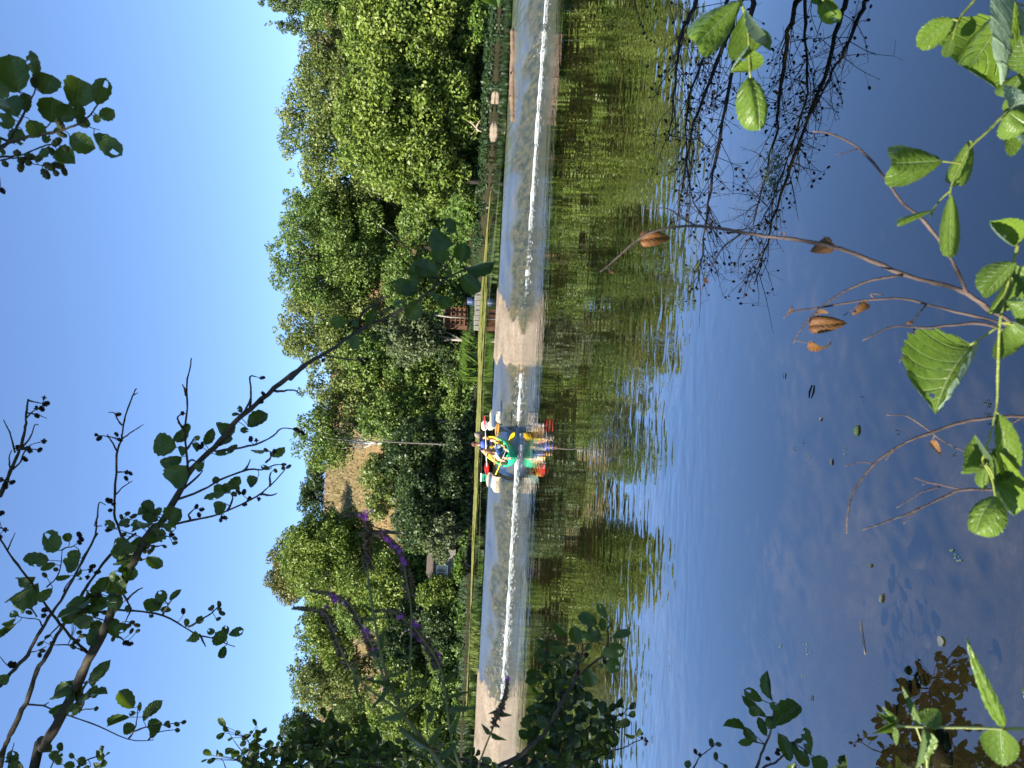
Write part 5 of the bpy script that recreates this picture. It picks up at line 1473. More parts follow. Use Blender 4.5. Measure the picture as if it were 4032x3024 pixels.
for p in ([(110, 890), (80, 770), (50, 700), (25, 650)], [(170, 840), (220, 780), (250, 690), (280, 688)], [(75, 1000), (65, 930), (85, 870)], [(95, 1010), (150, 950), (180, 880), (230, 830), (320, 805)], [(205, 510), (270, 525), (325, 535)], [(190, 640), (250, 580), (300, 570)], [(190, 600), (260, 610), (340, 640)], [(150, 850), (240, 865), (290, 870)], [(0, 1100), (40, 1090), (90, 1105)], [(60, 1590), (75, 1550), (110, 1470)], [(0, 1435), (30, 1440), (60, 1455)], [(710, 1350), (690, 1420), (740, 1420)]):
    side(Cc, C2, p, .0034, .0014, -.03)
for p in ([(300, 660), (270, 610), (180, 600), (110, 580)], [(260, 590), (220, 520), (200, 480)], [(330, 380), (400, 310), (430, 230), (440, 120)], [(430, 120), (470, 100), (520, 90), (580, 40)], [(450, 410), (470, 370), (560, 270), (640, 260)], [(120, 950), (60, 940), (0, 870)], [(430, 640), (350, 720), (290, 780)], [(200, 840), (250, 835), (330, 800)]):
    side(Cc, C3, p, .003, .0014, -.05)
for b, t_, w in (((415, 120), (300, 0), 120), ((345, 190), (150, 190), 80), ((560, 190), (450, 240), 85), ((330, 210), (350, 260), 70), ((250, 310), (110, 340), 70), ((270, 350), (70, 470), 130), ((370, 390), (255, 480), 55), ((170, 490), (130, 550), 75), ((130, 580), (70, 560), 45), ((110, 600), (10, 650), 42), ((120, 635), (0, 720), 38), ((500, 300), (385, 320), 30), ((560, 120), (500, 190), 70), ((490, 60), (460, 0), 45), ((570, 310), (550, 330), 30), ((60, 1000), (0, 1060), 60), ((570, 250), (530, 310), 36)): Cc.leaf(C3, b, t_, w * 1.3, K3, L_ALD, .05, .38)
for x, y in ((320, 490), (335, 535), (265, 565), (305, 570), (270, 620), (320, 805), (290, 870), (200, 860), (130, 855), (180, 935), (90, 1105), (40, 1130), (10, 1085), (160, 850), (215, 875), (40, 1450), (5, 1330), (0, 1500)): Cc.cone(C2, x, y, 46, K2, CONE_D)
for x, y in ((640, 260), (655, 235), (620, 310), (690, 275), (90, 930), (70, 920), (110, 940), (280, 860), (320, 540), (310, 580), (560, 10), (575, 40), (560, 65)): Cc.cone(C3, x, y, 44, K3, CONE_D)
for x, y in ((315, 295), (395, 255), (205, 560), (170, 520), (240, 500)): Cc.cone(C3, x, y, 44, K3, CONE_G)
Cc.finish('branch', 'wood')

# ---- leafy sprig hanging in at the top right of the view
root = tagp(empty('alder_sprig', at(-60, 560, 1.95)), 'leafy alder sprig with green cones alone against the sky, far from the other boughs', 'branch')
S = Spray(root, root.location, 4, M['bark_alder'], .0011)
S.stem(C1, [(-160, 1240), (0, 1170), (70, 1130), (200, 1095), (330, 1065), (440, 1045), (560, 1005), (660, 960), (730, 890), (770, 830)], 2.0, 1.9, .0055, .0016, 4, .002, 7)
S.stem(C1, [(70, 1120), (120, 1030), (180, 920), (240, 800), (290, 680), (300, 640)], 2.0, 1.95, .0035, .0014, 4, .002, 6)
S.stem(C1, [(-160, 1250), (0, 1240), (160, 1230), (260, 1190), (370, 1150), (420, 1140)], 2.0, 1.95, .003, .0013, 4, .002, 6)
S.stem(C1, [(-160, 1290), (0, 1270), (150, 1250), (240, 1290), (330, 1310)], 2.02, 1.98, .0025, .001, 4, .002, 6)
S.stem(C1, [(330, 1050), (390, 985), (400, 965)], 1.98, 1.95, .0018, .0012, 3, .001, 5)
S.stem(C1, [(660, 980), (720, 1010), (790, 1030)], 1.93, 1.92, .0012, .0008, 3, .001, 5)
for b, t_, w in (((150, 725), (70, 425), 185), ((155, 725), (15, 590), 110), ((290, 600), (240, 383), 75), ((340, 745), (415, 592), 165), ((400, 970), (410, 765), 175), ((590, 850), (640, 605), 185), ((600, 930), (630, 815), 120), ((765, 825), (840, 612), 110), ((740, 1065), (965, 1232), 120), ((550, 1085), (750, 1175), 130),
                 ((790, 930), (905, 870), 85), ((740, 915), (800, 960), 55), ((235, 950), (310, 1090), 120), ((140, 925), (30, 755), 150), ((120, 950), (-30, 970), 100), ((210, 890), (195, 730), 66), ((175, 1030), (80, 1130), 105), ((450, 1190), (600, 1300), 120), ((620, 990), (690, 930), 90), ((480, 960), (560, 830), 110), ((20, 850), (-70, 760), 120), ((60, 680), (-40, 720), 120), ((330, 1080), (400, 1110), 60), ((-20, 1160), (20, 1230), 60), ((-60, 1130), (0, 1080), 70), ((330, 1180), (380, 1240), 70), ((440, 1010), (470, 1040), 60)):
    S.leaf(C1, b, t_, w * 1.22, K1, L_ALD, .05, .3)
for x, y in ((135, 1212), (240, 1238), (310, 1250), (410, 1200), (520, 1175), (450, 1125), (490, 1065), (475, 980), (180, 1267), (225, 1287), (390, 1320), (460, 1310), (510, 1357), (445, 1372), (360, 1378), (165, 1325), (40, 1297), (275, 655)): S.cone(C1, x, y, 82, K1, CONE_G)
S.cone(C1, 20, 1508, 60, K1, CONE_D)
S.ground((1.25, 1.7, 5.3), (0, 1, 2, 3))
S.finish('twig')

# ---- low boughs with cones hanging just above the water on the right
root = tagp(empty('low_alder_bough', at(2900, -300, 5.4)), 'bare alder bough full of dark cones hanging low over the water on the right', 'branch')
S = Spray(root, root.location, 5, M['bark_dark'], .0016)
rng = random.Random(31)
def low(pts, ys, r0, r1, ntw, f=C5):
    Q = S.stem(f, pts, 0, 0, r0, r1, 5, .008, 7, True, ys)
    n = len(Q)
    for k in range(ntw):
        i = rng.randrange(n // 5, n - 1)
        q = Q[i]; dirn = Q[min(i + 1, n - 1)] - Q[i - 1]; dirn /= np.linalg.norm(dirn)
        sd = np.array([rng.gauss(0, .5), rng.gauss(0, .5), rng.gauss(-.05, .38)])
        L_ = rng.uniform(.22, .62)
        d1 = dirn * .55 + sd; d1 /= np.linalg.norm(d1)
        e = q + d1 * L_; e[2] = max(e[2], .03); e[2] = min(e[2], q[2] + .16)
        mid = (q + e) / 2 + np.array([rng.gauss(0, .02), rng.gauss(0, .02), rng.gauss(0, .02)])
        W = catmull([q, mid, e], 4)
        S.mb.tube([w - np.array(S.L) for w in W], list(np.linspace(.0035, .0014, len(W))), 5, False)
        for c in range(rng.randint(3, 5)):
            w0 = W[rng.randrange(3, len(W))]
            e2 = w0 + np.array([rng.gauss(0, .055), rng.gauss(0, .055), rng.gauss(-.01, .05)]); e2[2] = max(e2[2], .02)
            S.mb.tube([w0 - np.array(S.L), e2 - np.array(S.L)], .0013, 4, False)
            s = rng.uniform(.020, .034); ax = Vector(e2 - w0).normalized() if np.linalg.norm(e2 - w0) > 1e-4 else Vector((0, 0, -1))
            Mw = (ax.to_track_quat('Y', 'Z').to_matrix() * s).to_4x4(); Mw.translation = Vector(e2) - S.L
            CONES.append(Mw)
CONES = []
low([(640, -150), (600, 30), (520, 220), (430, 450), (340, 700), (270, 1030), (240, 1250)], [5.5, 5.73, 5.9, 6.1, 6.3, 6.55, 6.7], .024, .004, 52)
low([(420, -150), (350, 0), (260, 200), (230, 380), (215, 640), (190, 800)], [5.3, 5.5, 5.75, 5.95, 6.2, 6.3], .018, .004, 40)
low([(700, -100), (640, 150), (520, 580), (430, 1080), (385, 1400), (360, 1600)], [5.1, 5.25, 5.6, 6.0, 6.2, 6.35], .020, .004, 58)
low([(560, -120), (480, 150), (330, 480), (290, 800), (340, 1150), (480, 1350)], [5.7, 5.8, 6.0, 6.2, 6.3, 6.2], .014, .003, 46)
rng.shuffle(CONES)
S.ground((5.6, 3.4, 1.5), (0, 1, 2, 3))
w = S.finish('bough')
for Mw in CONES[:290]:
    o = bpy.data.objects.new('cone', CONE_D); COL.objects.link(o); o.parent = root; o.matrix_basis = Mw
# a small separate twig further up at the right edge
root = tagp(empty('low_twig', at(2540, -60, 6.6)), 'small dark twig with cones dipping in at the right edge above the mirrored willow', 'twig')
S = Spray(root, root.location, 6, M['bark_dark'], .0014)
S.stem(C5, [(-20, -80), (10, 60), (40, 140), (70, 200), (100, 240)], 6.6, 6.5, .005, .0016, 4, .004, 6)
S.stem(C5, [(60, -80), (70, 0), (40, 100), (35, 140)], 6.6, 6.5, .004, .0014, 4, .004, 6)
for x, y in ((90, 230), (110, 240), (50, 190), (65, 215), (30, 140), (45, 150), (85, 20), (70, 40)): S.cone(C5, x, y, 18, K5, CONE_D)
S.ground((6.4, 4.2, 1.7), (0, 1))
S.finish('stem')

# ---- alder bush on the left bank with small round leaves (further away), and the nearer sprig before it
root = tagp(empty('alder_bush', (-4.3, 6.2, .6)), 'dense alder bush of small dark round leaves at the left edge', 'bush')
S = Spray(root, root.location, 7, M['bark_dark'], .0022)
S.maxstalk = .5
for p, y0 in (([(2300, 1700), (1600, 1659), (1100, 1560), (500, 1480), (300, 1420)], 6.4), ([(2300, 1750), (1500, 1700), (900, 1640), (300, 1560), (0, 1480), (-60, 1420)], 6.2), ([(2200, 1800), (1700, 1600), (1400, 1500), (1200, 1400), (1150, 1330)], 6.0),
              ([(2200, 1700), (1800, 1620), (1500, 1560), (900, 1480), (700, 1330)], 6.3), ([(600, 1640), (500, 1500), (420, 1350), (380, 1240)], 6.3), ([(1100, 1600), (700, 1560), (450, 1500), (150, 1500)], 6.1), ([(1000, 1700), (200, 1640), (-100, 1600)], 6.0)):
    S.stem(CB, p, y0, y0 - .1, .011, .003, 4, .008, 6)
def edge(x):  # upper outline of the bush in the CB view
    return float(np.interp(x, [-200, -60, 40, 150, 260, 350, 450, 560, 650, 760, 900, 1000, 1150, 1400, 1600, 1900, 2300], [1560, 1490, 1400, 1470, 1420, 1240, 1270, 1190, 1250, 1370, 1340, 1430, 1430, 1460, 1500, 1580, 1640]))
rng = random.Random(12); cnt = 0
while cnt < 285:
    x = rng.uniform(-120, 2150); y = rng.uniform(1180, 1700)
    if y < edge(x) or rng.random() > .35 + (y - edge(x)) / 260: continue
    a = rng.uniform(0, 6.28); l = rng.uniform(48, 84)
    S.leaf(CB, (x, y), (x + l * math.cos(a), y + l * math.sin(a)), l * rng.uniform(.62, .9), KB, L_BUSH, .25, .55); cnt += 1
for b, t_, w in (((690, 960), (590, 820), 90), ((740, 1030), (670, 940), 75), ((680, 1050), (555, 1130), 80), ((800, 1120), (720, 1165), 40), ((830, 1080), (915, 1040), 75), ((1140, 955), (1085, 850), 50), ((1190, 1040), (1290, 970), 80), ((1095, 1115), (1170, 1030), 60), ((1070, 1080), (925, 1150), 80), ((1130, 1160), (1235, 1150), 50), ((1040, 1050), (1095, 1035), 50), ((900, 1240), (1000, 1180), 80), ((490, 1380), (365, 1310), 90), ((560, 1390), (570, 1295), 40), ((660, 1390), (590, 1345), 60), ((550, 1420), (420, 1490), 70), ((430, 1440), (335, 1478), 32), ((820, 1290), (680, 1330), 90), ((860, 1380), (770, 1410), 80)):
    S.leaf(CK, b, t_, w, 600 / 2212, L_BUSH, .1, .35)
S.stem(CK, [(1110, 1563), (1100, 1350), (1110, 1150), (1150, 1010), (1150, 950)], 6.1, 6.1, .005, .0018, 4, .003, 5)
S.stem(CK, [(1000, 1450), (900, 1280), (830, 1190), (760, 1080), (730, 1030)], 6.1, 6.1, .004, .0016, 4, .003, 5)
S.stem(CK, [(700, 1563), (640, 1440), (560, 1425), (440, 1440)], 6.0, 6.0, .004, .0016, 4, .003, 5)
# lower half of the bush, over the water
for p, y0 in (([(-300, 1750), (100, 1500), (300, 1200), (280, 900), (200, 700)], 5.6), ([(-100, 1750), (400, 1400), (700, 1250), (900, 1180), (1000, 1100)], 5.4), ([(300, 1750), (600, 1600), (850, 1500), (1100, 1400)], 5.5), ([(250, 1300), (380, 1000), (420, 800)], 5.5), ([(0, 1700), (500, 1560), (750, 1450)], 5.4)):
    S.stem(CH, p, y0, y0 - .1, .010, .003, 4, .008, 6)
root2 = root
S2 = Spray(root, root.location, 8, M['bark_dark'], .0022); S2.nodes = S.nodes; S2.maxstalk = .45
cnt = 0; VQ = []
rngn = np.random.RandomState(4)
while cnt < 270:
    x = rng.uniform(-80, 1000); y = rng.uniform(560, 1700)
    up_ = float(np.interp(y, [560, 800, 1000, 1200, 1700], [200, 150, 130, 90, -60])); lo_ = float(np.interp(y, [560, 800, 1000, 1100, 1300, 1500, 1700], [430, 520, 560, 760, 950, 780, 700]))
    if not up_ < x < lo_: continue
    a = rng.uniform(0, 6.28); l = rng.uniform(80, 130)
    S2.leaf(CH, (x, y), (x + l * math.cos(a), y + l * math.sin(a)), l * rng.uniform(.55, .85), KH, L_BUSH, .25, .55); cnt += 1
for b, t_, w in (((850, 1110), (915, 1020), 60), ((900, 1100), (935, 1100), 30), ((985, 1130), (1040, 1070), 55), ((975, 1190), (1035, 1150), 60), ((1050, 1370), (1080, 1300), 45), ((850, 1270), (995, 1240), 80), ((760, 1440), (845, 1320), 90), ((940, 1350), (1040, 1370), 40)): S2.leaf(CH, b, t_, w, KH, L_BUSH, .1, .4)
for x, y in ((1095, 1350), (1095, 1390), (1125, 1400), (1140, 1420), (1130, 1445), (900, 1180), (920, 1170), (590, 635), (590, 658)): S.cone(CH, x, y, 34, KH, CONE_D)
cnt = 0
while cnt < 330:
    x = rng.uniform(-120, 2250); y = rng.uniform(1180, 1720)
    if y < edge(x) + 30 or rng.random() > .3 + (y - edge(x)) / 300: continue
    a = rng.uniform(0, 6.28); l = rng.uniform(50, 90)
    S2.leaf(CB, (x, y), (x + l * math.cos(a), y + l * math.sin(a)), l * rng.uniform(.62, .9), KB, L_BUSH, .5, .55); cnt += 1
S.ground((-4.3, 6.2, .55), (0, 1, 2, 3, 6, 10, 11, 12, 14))
S.finish('branch')
# the leaves past the first three hundred, joined
S2.mb.build('branch', M['bark_dark'], root)
mbv = []; mbf = []
big = MB()
import itertools
for nm, me, Mw in S2.hang:
    vs = [tuple(Mw @ v_.co) for v_ in me.vertices]; fs = [tuple(p_.vertices) for p_ in me.polygons]
    big.add(vs, fs)
me = big.mesh('leaf_mass', M['leaf_bush'])
src_uv = []
for nm, m0, Mw in S2.hang:
    a_ = np.empty(len(m0.loops) * 2, dtype=np.float32); m0.uv_layers[0].data.foreach_get('uv', a_); src_uv.append(a_)
ul = me.uv_layers.new(name='UVMap'); ul.data.foreach_set('uv', np.concatenate(src_uv))
tagp(link('leaf_mass', me, root), kind='stuff')

# nearer sprig with larger leaves and cones
root = tagp(empty('alder_sprig', at(2050, 3120, 2.75)), 'alder sprig with large leaves and cones in front of the dark bush and rippled water', 'branch', 'alder sprigs')
S = Spray(root, root.location, 9, M['bark_alder'], .0014)
S.stem(CH, [(-200, 1640), (0, 1540), (90, 1470), (230, 1330), (330, 1140), (450, 940), (510, 850), (620, 740), (720, 660), (780, 560), (790, 400), (820, 380)], 2.8, 2.6, .0085, .0022, 5, .003, 7)
S.stem(CH, [(470, 900), (510, 770), (560, 600), (550, 500)], 2.7, 2.65, .004, .0016, 4, .002, 6)
for b, t_, w in (((780, 310), (690, 170), 75), ((690, 360), (510, 300), 150), ((420, 450), (295, 330), 75), ((520, 540), (460, 380), 130), ((690, 530), (640, 370), 120), ((660, 520), (530, 430), 75), ((440, 590), (265, 560), 95), ((740, 420), (730, 300), 70), ((830, 480), (1000, 430), 80), ((730, 630), (945, 580), 140), ((760, 720), (905, 740), 135), ((600, 760), (650, 930), 130), ((590, 830), (540, 870), 70), ((580, 600), (620, 530), 60), ((330, 640), (260, 620), 70), ((700, 460), (740, 520), 70)):
    S.leaf(CH, b, t_, w, KH, L_ALD, .05, .4)
for x, y in ((755, 650), (720, 740), (550, 895), (510, 650), (500, 710)): S.cone(CH, x, y, 85, KH, CONE_G)
for x, y in ((760, 700), (595, 635), (510, 790)): S.cone(CH, x, y, 60, KH, CONE_D)
S.finish('twig')
# lower left alder twig
root = tagp(empty('alder_sprig', at(3020, 3160, 2.2)), 'alder sprig with upright leaves against the blue water at the lower left', 'branch', 'alder sprigs')
S = Spray(root, root.location, 10, M['bark_alder'], .0013)
S.stem(C7, [(640, 1450), (690, 1334), (730, 1230), (770, 1130), (785, 1040), (790, 980)], 2.25, 2.1, .005, .0016, 4, .002, 7)
S.stem(C7, [(660, 1420), (730, 1334), (800, 1300), (850, 1250), (875, 1210), (900, 1190)], 2.2, 2.15, .004, .0014, 4, .002, 6)
S.stem(C7, [(260, 1450), (340, 1320), (370, 1270), (430, 1225)], 2.3, 2.25, .003, .0013, 4, .002, 6)
S.stem(C7, [(500, 1400), (515, 1330), (470, 1295)], 2.3, 2.25, .002, .0013, 4, .002, 6)
for b, t_, w in (((780, 950), (742, 788), 72), ((725, 950), (620, 888), 66), ((745, 1040), (605, 920), 50), ((705, 1035), (650, 985), 60), ((795, 1095), (945, 985), 125), ((625, 1110), (507, 1085), 70), ((690, 1185), (620, 1100), 60), ((670, 1185), (585, 1190), 42), ((745, 1150), (700, 1040), 50), ((760, 1110), (790, 1040), 70), ((790, 1010), (800, 960), 60), ((885, 1295), (815, 1135), 80), ((1000, 1260), (975, 1105), 70), ((990, 1320), (900, 1240), 75), ((1090, 1340), (1000, 1275), 95), ((920, 1260), (890, 1200), 50), ((290, 1330), (310, 1290), 40)): S.leaf(C7, b, t_, w, K7, L_ALD, .04, .35)
for x, y in ((435, 1190), (475, 1200), (460, 1267), (515, 1325), (900, 1195), (930, 1180), (970, 1250)): S.cone(C7, x, y, 46, K7, CONE_G)
for x, y in ((370, 1260), (345, 1240), (810, 1250), (815, 1230), (755, 1280)): S.cone(C7, x, y, 36, K7, CONE_D)
S.finish('twig')
# dark sprig mirrored at the lower left: it hangs low over the near water
root = tagp(empty('alder_sprig', (-1.9, 3.9, .75)), 'dark leafy alder sprig dipping low at the lower left edge, mirrored in the water', 'branch', 'alder sprigs')
S = Spray(root, root.location, 11, M['bark_dark'], .0014); S.maxstalk = .3
S.stem(ID, [(3260, 3250), (3250, 3140), (3200, 3080), (3160, 3040), (3130, 3000)], 4.0, 3.9, .006, .002, 4, .004, 6)
S.stem(ID, [(3400, 3250), (3330, 3120), (3290, 3060), (3200, 2990)], 3.8, 3.7, .006, .002, 4, .004, 6)
rng = random.Random(5)
for k in range(44):
    u = rng.uniform(3090, 3380); v = rng.uniform(3000, 3240); a = rng.uniform(0, 6.28); l = rng.uniform(40, 62)
    S.leaf(ID, (u, v), (u + l * math.cos(a), v + l * math.sin(a)), l * .75, 1, L_BUSH, .15, .6)
S.finish('twig')

# ---- purple loosestrife
def spike(S, f, pts, y0, y1, kf, n, seed, purple=.25):
    """flower spike: whorls of calyces, some with open petals, along the top of a stem"""
    rg = random.Random(seed)
    P = [Vector(p) for p in catmull([at(*f(*p), y0 + (y1 - y0) * i / (len(pts) - 1)) for i, p in enumerate(pts)], 8)]
    cal = MB(); pet = []
    m = len(P)
    for k in range(n):
        t = rg.random(); i = min(m - 2, int(t * (m - 1))); q = P[i].lerp(P[i + 1], rg.random())
        r = (.0060 * (1 - t) + .0022)
        d = Vector((rg.gauss(0, 1), rg.gauss(0, 1), rg.gauss(0, 1) + .5)).normalized()
        c = q + d * r
        cal.tube([q - S.L, q + d * r * .8 - S.L, q + d * r * 1.6 - S.L], [.0012, .0024, .0012], 5, False)
    o = cal.build('flower_spike', M['calyx'], S.root)
    return P, o
PETAL = MB(); 
for k in range(6):
    a = k * math.pi / 3
    PETAL.add([(0, 0, 0), (.25 * math.cos(a - .5), .25 * math.sin(a - .5), .12), (1.0 * math.cos(a - .18), 1.0 * math.sin(a - .18), .30), (1.0 * math.cos(a + .18), 1.0 * math.sin(a + .18), .30), (.25 * math.cos(a + .5), .25 * math.sin(a + .5), .12)], [(0, 1, 2, 3, 4)])
PETAL = PETAL.mesh('flower', M['petal'])
def flowers(S, f, spots, y, kf, size, seed):
    rg = random.Random(seed)
    for x, yy, n in spots:
        for i in range(n):
            u, v = f(x + rg.gauss(0, 14), yy + rg.gauss(0, 16))
            p = at(u, v, y + rg.uniform(-.02, .01))
            d = (CAM - p).normalized() + Vector((rg.gauss(0, .6), rg.gauss(0, .6), rg.gauss(0, .6)))
            Mw = (d.to_track_quat('Z', 'Y').to_matrix() * (size * rg.uniform(.7, 1.2))).to_4x4(); Mw.translation = p - S.L
            S.hang.append(('flower', PETAL, Mw))
root = tagp(empty('loosestrife', at(1850, 3150, 1.3)), 'tall purple loosestrife with several leaning flower spikes in front of the left bank', 'wildflower')
S = Spray(root, root.location, 12, M['stem_loose'], .0009)
YL = 1.3
S.stem(CB, [(1640, 1800), (1500, 1657), (1380, 1490), (1190, 1240), (1080, 1010), (1000, 720), (940, 400), (905, 150), (900, 0)], 1.2, YL, .0042, .0016, 5, .0006, 7)
S.stem(CR3, [(905, 1220), (905, 1000), (880, 880), (720, 860)], YL, YL, .0015, .0006, 4, .0003, 6)
S.stem(CB, [(1205, 1225), (1225, 1000), (1240, 750), (1245, 400), (1200, 130), (1190, 0)], 1.24, YL, .0022, .0014, 4, .0005, 6)
S.stem(CR3, [(1190, 1210), (1110, 1090), (1030, 1020), (960, 1010), (830, 1010)], YL, YL, .0014, .0006, 4, .0003, 6)
S.stem(CB, [(1070, 1010), (1020, 920), (960, 750), (920, 650), (850, 520), (760, 360), (640, 300), (600, 280), (440, 250)], 1.27, YL, .0020, .0006, 4, .0003, 6)
S.stem(CB, [(1190, 1230), (1000, 1100), (850, 980), (750, 840), (690, 720), (620, 550), (560, 430), (450, 400), (310, 390)], 1.24, YL, .0022, .0006, 4, .0003, 6)
S.stem(CB, [(1760, 1800), (1640, 1657), (1560, 1400), (1520, 1100), (1500, 950), (1460, 830), (1400, 720), (1300, 590), (1250, 530), (1100, 420), (960, 410)], 1.2, YL, .0026, .0006, 4, .0003, 6)
S.stem(CB, [(1640, 1657), (1400, 1440), (1370, 1300), (1355, 1100), (1370, 800)], 1.22, YL, .0018, .0007, 4, .0003, 6)
for f, pts, n, sd in ((CR3, [(905, 1300), (905, 1150), (905, 1000), (880, 880), (800, 862), (720, 860)], 300, 1), (CR3, [(1240, 1500), (1215, 1330), (1190, 1210), (1110, 1090), (1030, 1020), (960, 1010), (830, 1010)], 380, 2),
                      (CB, [(960, 750), (920, 650), (850, 520), (760, 360), (640, 300), (600, 280), (440, 250)], 360, 3), (CB, [(750, 860), (690, 720), (620, 550), (560, 430), (450, 400), (310, 390)], 320, 4),
                      (CB, [(1470, 860), (1400, 720), (1300, 590), (1250, 530), (1100, 420), (960, 410)], 380, 5)):
    spike(S, f, pts, YL, YL, 1, int(n * .75), sd)
flowers(S, CR3, [(880, 870, 5), (905, 860, 4), (840, 860, 2), (1040, 1040, 4), (1070, 1070, 6), (1110, 1105, 5), (1150, 1150, 4), (1010, 1010, 2), (1200, 1230, 3), (1175, 1190, 3)], YL - .01, 1, .0042, 3)
flowers(S, CB, [(630, 300, 7), (650, 320, 4), (740, 340, 2), (860, 560, 5), (890, 600, 4), (560, 395, 3), (620, 540, 3), (690, 720, 2), (1160, 460, 4), (1280, 540, 6), (1290, 510, 4), (1250, 580, 4), (1460, 760, 4), (1320, 650, 3), (935, 740, 2)], YL - .01, 1, .0042, 4)
for b, t_, w in (((1000, 720), (1030, 570), 55), ((1005, 720), (880, 780), 50), ((960, 480), (840, 480), 40), ((950, 480), (1070, 470), 40), ((905, 240), (860, 170), 30), ((910, 230), (960, 170), 30), ((1050, 940), (1200, 890), 50), ((1080, 1010), (890, 960), 55), ((800, 900), (820, 1100), 48), ((800, 910), (830, 810), 45), ((1130, 1100), (1290, 1060), 52), ((1090, 1010), (920, 1230), 40), ((1200, 1240), (1340, 1110), 60), ((1190, 1240), (990, 1280), 70), ((1390, 1490), (1140, 1330), 80), ((1385, 1500), (1130, 1310), 60), ((1390, 1480), (1500, 1300), 66), ((1370, 1300), (1440, 1120), 60), ((1500, 960), (1610, 900), 45), ((1520, 1100), (1720, 1050), 55), ((1530, 1200), (1770, 1180), 62), ((1545, 1300), (1620, 1140), 50), ((1360, 1010), (1300, 940), 60), ((1355, 1000), (1420, 930), 50), ((1240, 780), (1180, 780), 36), ((1240, 740), (1290, 690), 36), ((1250, 1020), (1310, 960), 60), ((1560, 1400), (1640, 1200), 60), ((1480, 1600), (1640, 1440), 70), ((1360, 1150), (1430, 1240), 60), ((1245, 1000), (1190, 1060), 34), ((940, 420), (850, 350), 36), ((985, 640), (1060, 560), 40), ((1500, 1000), (1430, 900), 40)):
    S.leaf(CB, b, t_, w * .85, KB, L_LOOSE, .02, .45)
S.ground((-1.75, .95, .8), (0, 6))
S.finish('stem')
root = tagp(empty('loosestrife', at(2000, 3120, 1.5)), 'single small dark loosestrife spike leaning over the left end of the weir', 'wildflower')
S = Spray(root, root.location, 13, M['stem_loose'], .0009)
S.stem(CB, [(1740, 1750), (1790, 1600), (1880, 1370), (1950, 1200), (2000, 1080), (2010, 950)], 1.5, 1.5, .0022, .0007, 4, .0004, 6)
spike(S, CB, [(1900, 1330), (1950, 1200), (1995, 1080), (2010, 950)], 1.5, 1.5, 1, 170, 8)
flowers(S, CB, [(2012, 965, 3)], 1.49, 1, .006, 9)
for b, t_, w in (((1940, 1230), (2050, 1240), 40), ((1880, 1380), (2010, 1440), 50), ((1870, 1390), (1800, 1300), 40), ((1950, 1200), (1850, 1230), 30)): S.leaf(CB, b, t_, w, KB, L_LOOSE, .02, .4)
S.ground((-1.9, 1.1, .8), (0,))
S.finish('stem')

# ---- pale green herb standing up at the lower left
root = tagp(empty('herb_plant', at(4150, 2870, .95)), 'pale green herb with paired pointed leaves on one straight stem at the bottom left', 'plant')
S = Spray(root, root.location, 14, M['stem_herb'], .0010)
S.stem(C7, [(2400, 1118), (2212, 1112), (2100, 1110), (1940, 1105), (1650, 1100), (1480, 1095)], .95, .92, .0026, .0014, 4, .0004, 7)
for b, t_, w, ms in (((2090, 1100), (1870, 620), 95, L_HERB), ((1620, 1095), (1510, 860), 56, L_HERB), ((1650, 1090), (1735, 1000), 120, L_HEART), ((1640, 1110), (1600, 1350), 78, L_HERB), ((2075, 1105), (2090, 1330), 200, L_HEART), ((1475, 1090), (1400, 990), 60, L_HERB), ((1475, 1095), (1345, 1140), 45, L_HERB), ((1475, 1100), (1480, 1215), 55, L_HERB), ((1470, 1095), (1365, 1010), 40, L_HERB), ((2212, 920), (2300, 900), 80, L_HERB)):
    S.leaf(C7, b, t_, w, K7, ms, .015, .35)
S.leaf(C7, (1650, 1480), (1685, 1140), 30, K7, L_HERB, .02, .2)
S.ground((-.50, .55, .8), (0,))
S.finish('stem')

# ---- bright alder shoot at the bottom, with broad leaves close to the lens
root = tagp(empty('alder_shoot', at(4200, 1100, .95)), 'bright green alder shoot with big pleated leaves along the bottom middle', 'branch', 'bright alder shoots close to the lens')
S = Spray(root, root.location, 15, M['twig_live'], .0012)
S.stem(C6, [(2330, 40), (2200, 170), (2170, 250), (2130, 400), (2090, 600), (2080, 800), (2075, 1000), (2060, 1080), (2030, 1200), (2000, 1290)], .95, .88, .0023, .0011, 5, .0006, 8)
S.stem(C6, [(2080, 620), (2020, 660), (1940, 712)], .9, .9, .0016, .0012, 4, .0002, 7)
for b, t_, w in (((1945, 708), (1735, 1000), 340), ((2140, 600), (2250, 700), 230), ((2165, 300), (1990, 470), 150), ((2160, 210), (2040, 90), 120), ((2180, 320), (2260, 480), 260), ((2085, 1060), (2140, 1400), 120), ((2060, 1240), (2200, 1560), 170), ((2000, 1335), (1895, 1340), 70), ((2050, 1290), (1950, 1180), 110), ((2065, 1470), (1945, 1630), 190), ((2060, 1400), (2190, 1570), 120), ((2020, 1330), (2010, 1440), 70), ((2200, 620), (2140, 480), 130), ((2150, 380), (2050, 560), 110), ((2040, 1260), (2080, 1420), 110)):
    S.leaf(C6, b, t_, w, K6, L_NEAR, .02, .42)
S.ground((.35, .45, .85), (0,))
S.finish('stem')
root = tagp(empty('alder_shoot', at(4200, 600, 1.05)), 'bright green alder shoot with large sunlit leaves at the bottom right corner', 'branch', 'bright alder shoots close to the lens')
S = Spray(root, root.location, 16, M['twig_live'], .0013)
S.stem(C5, [(2350, 420), (2210, 560), (2100, 650), (2010, 740), (1900, 845), (1830, 980), (1795, 1070), (1790, 1170)], 1.05, .98, .0027, .0011, 5, .0006, 8)
S.stem(C5, [(1990, -90), (1930, 0), (1860, 80), (1830, 135), (1805, 225)], 1.1, 1.05, .0022, .0012, 4, .0004, 7)
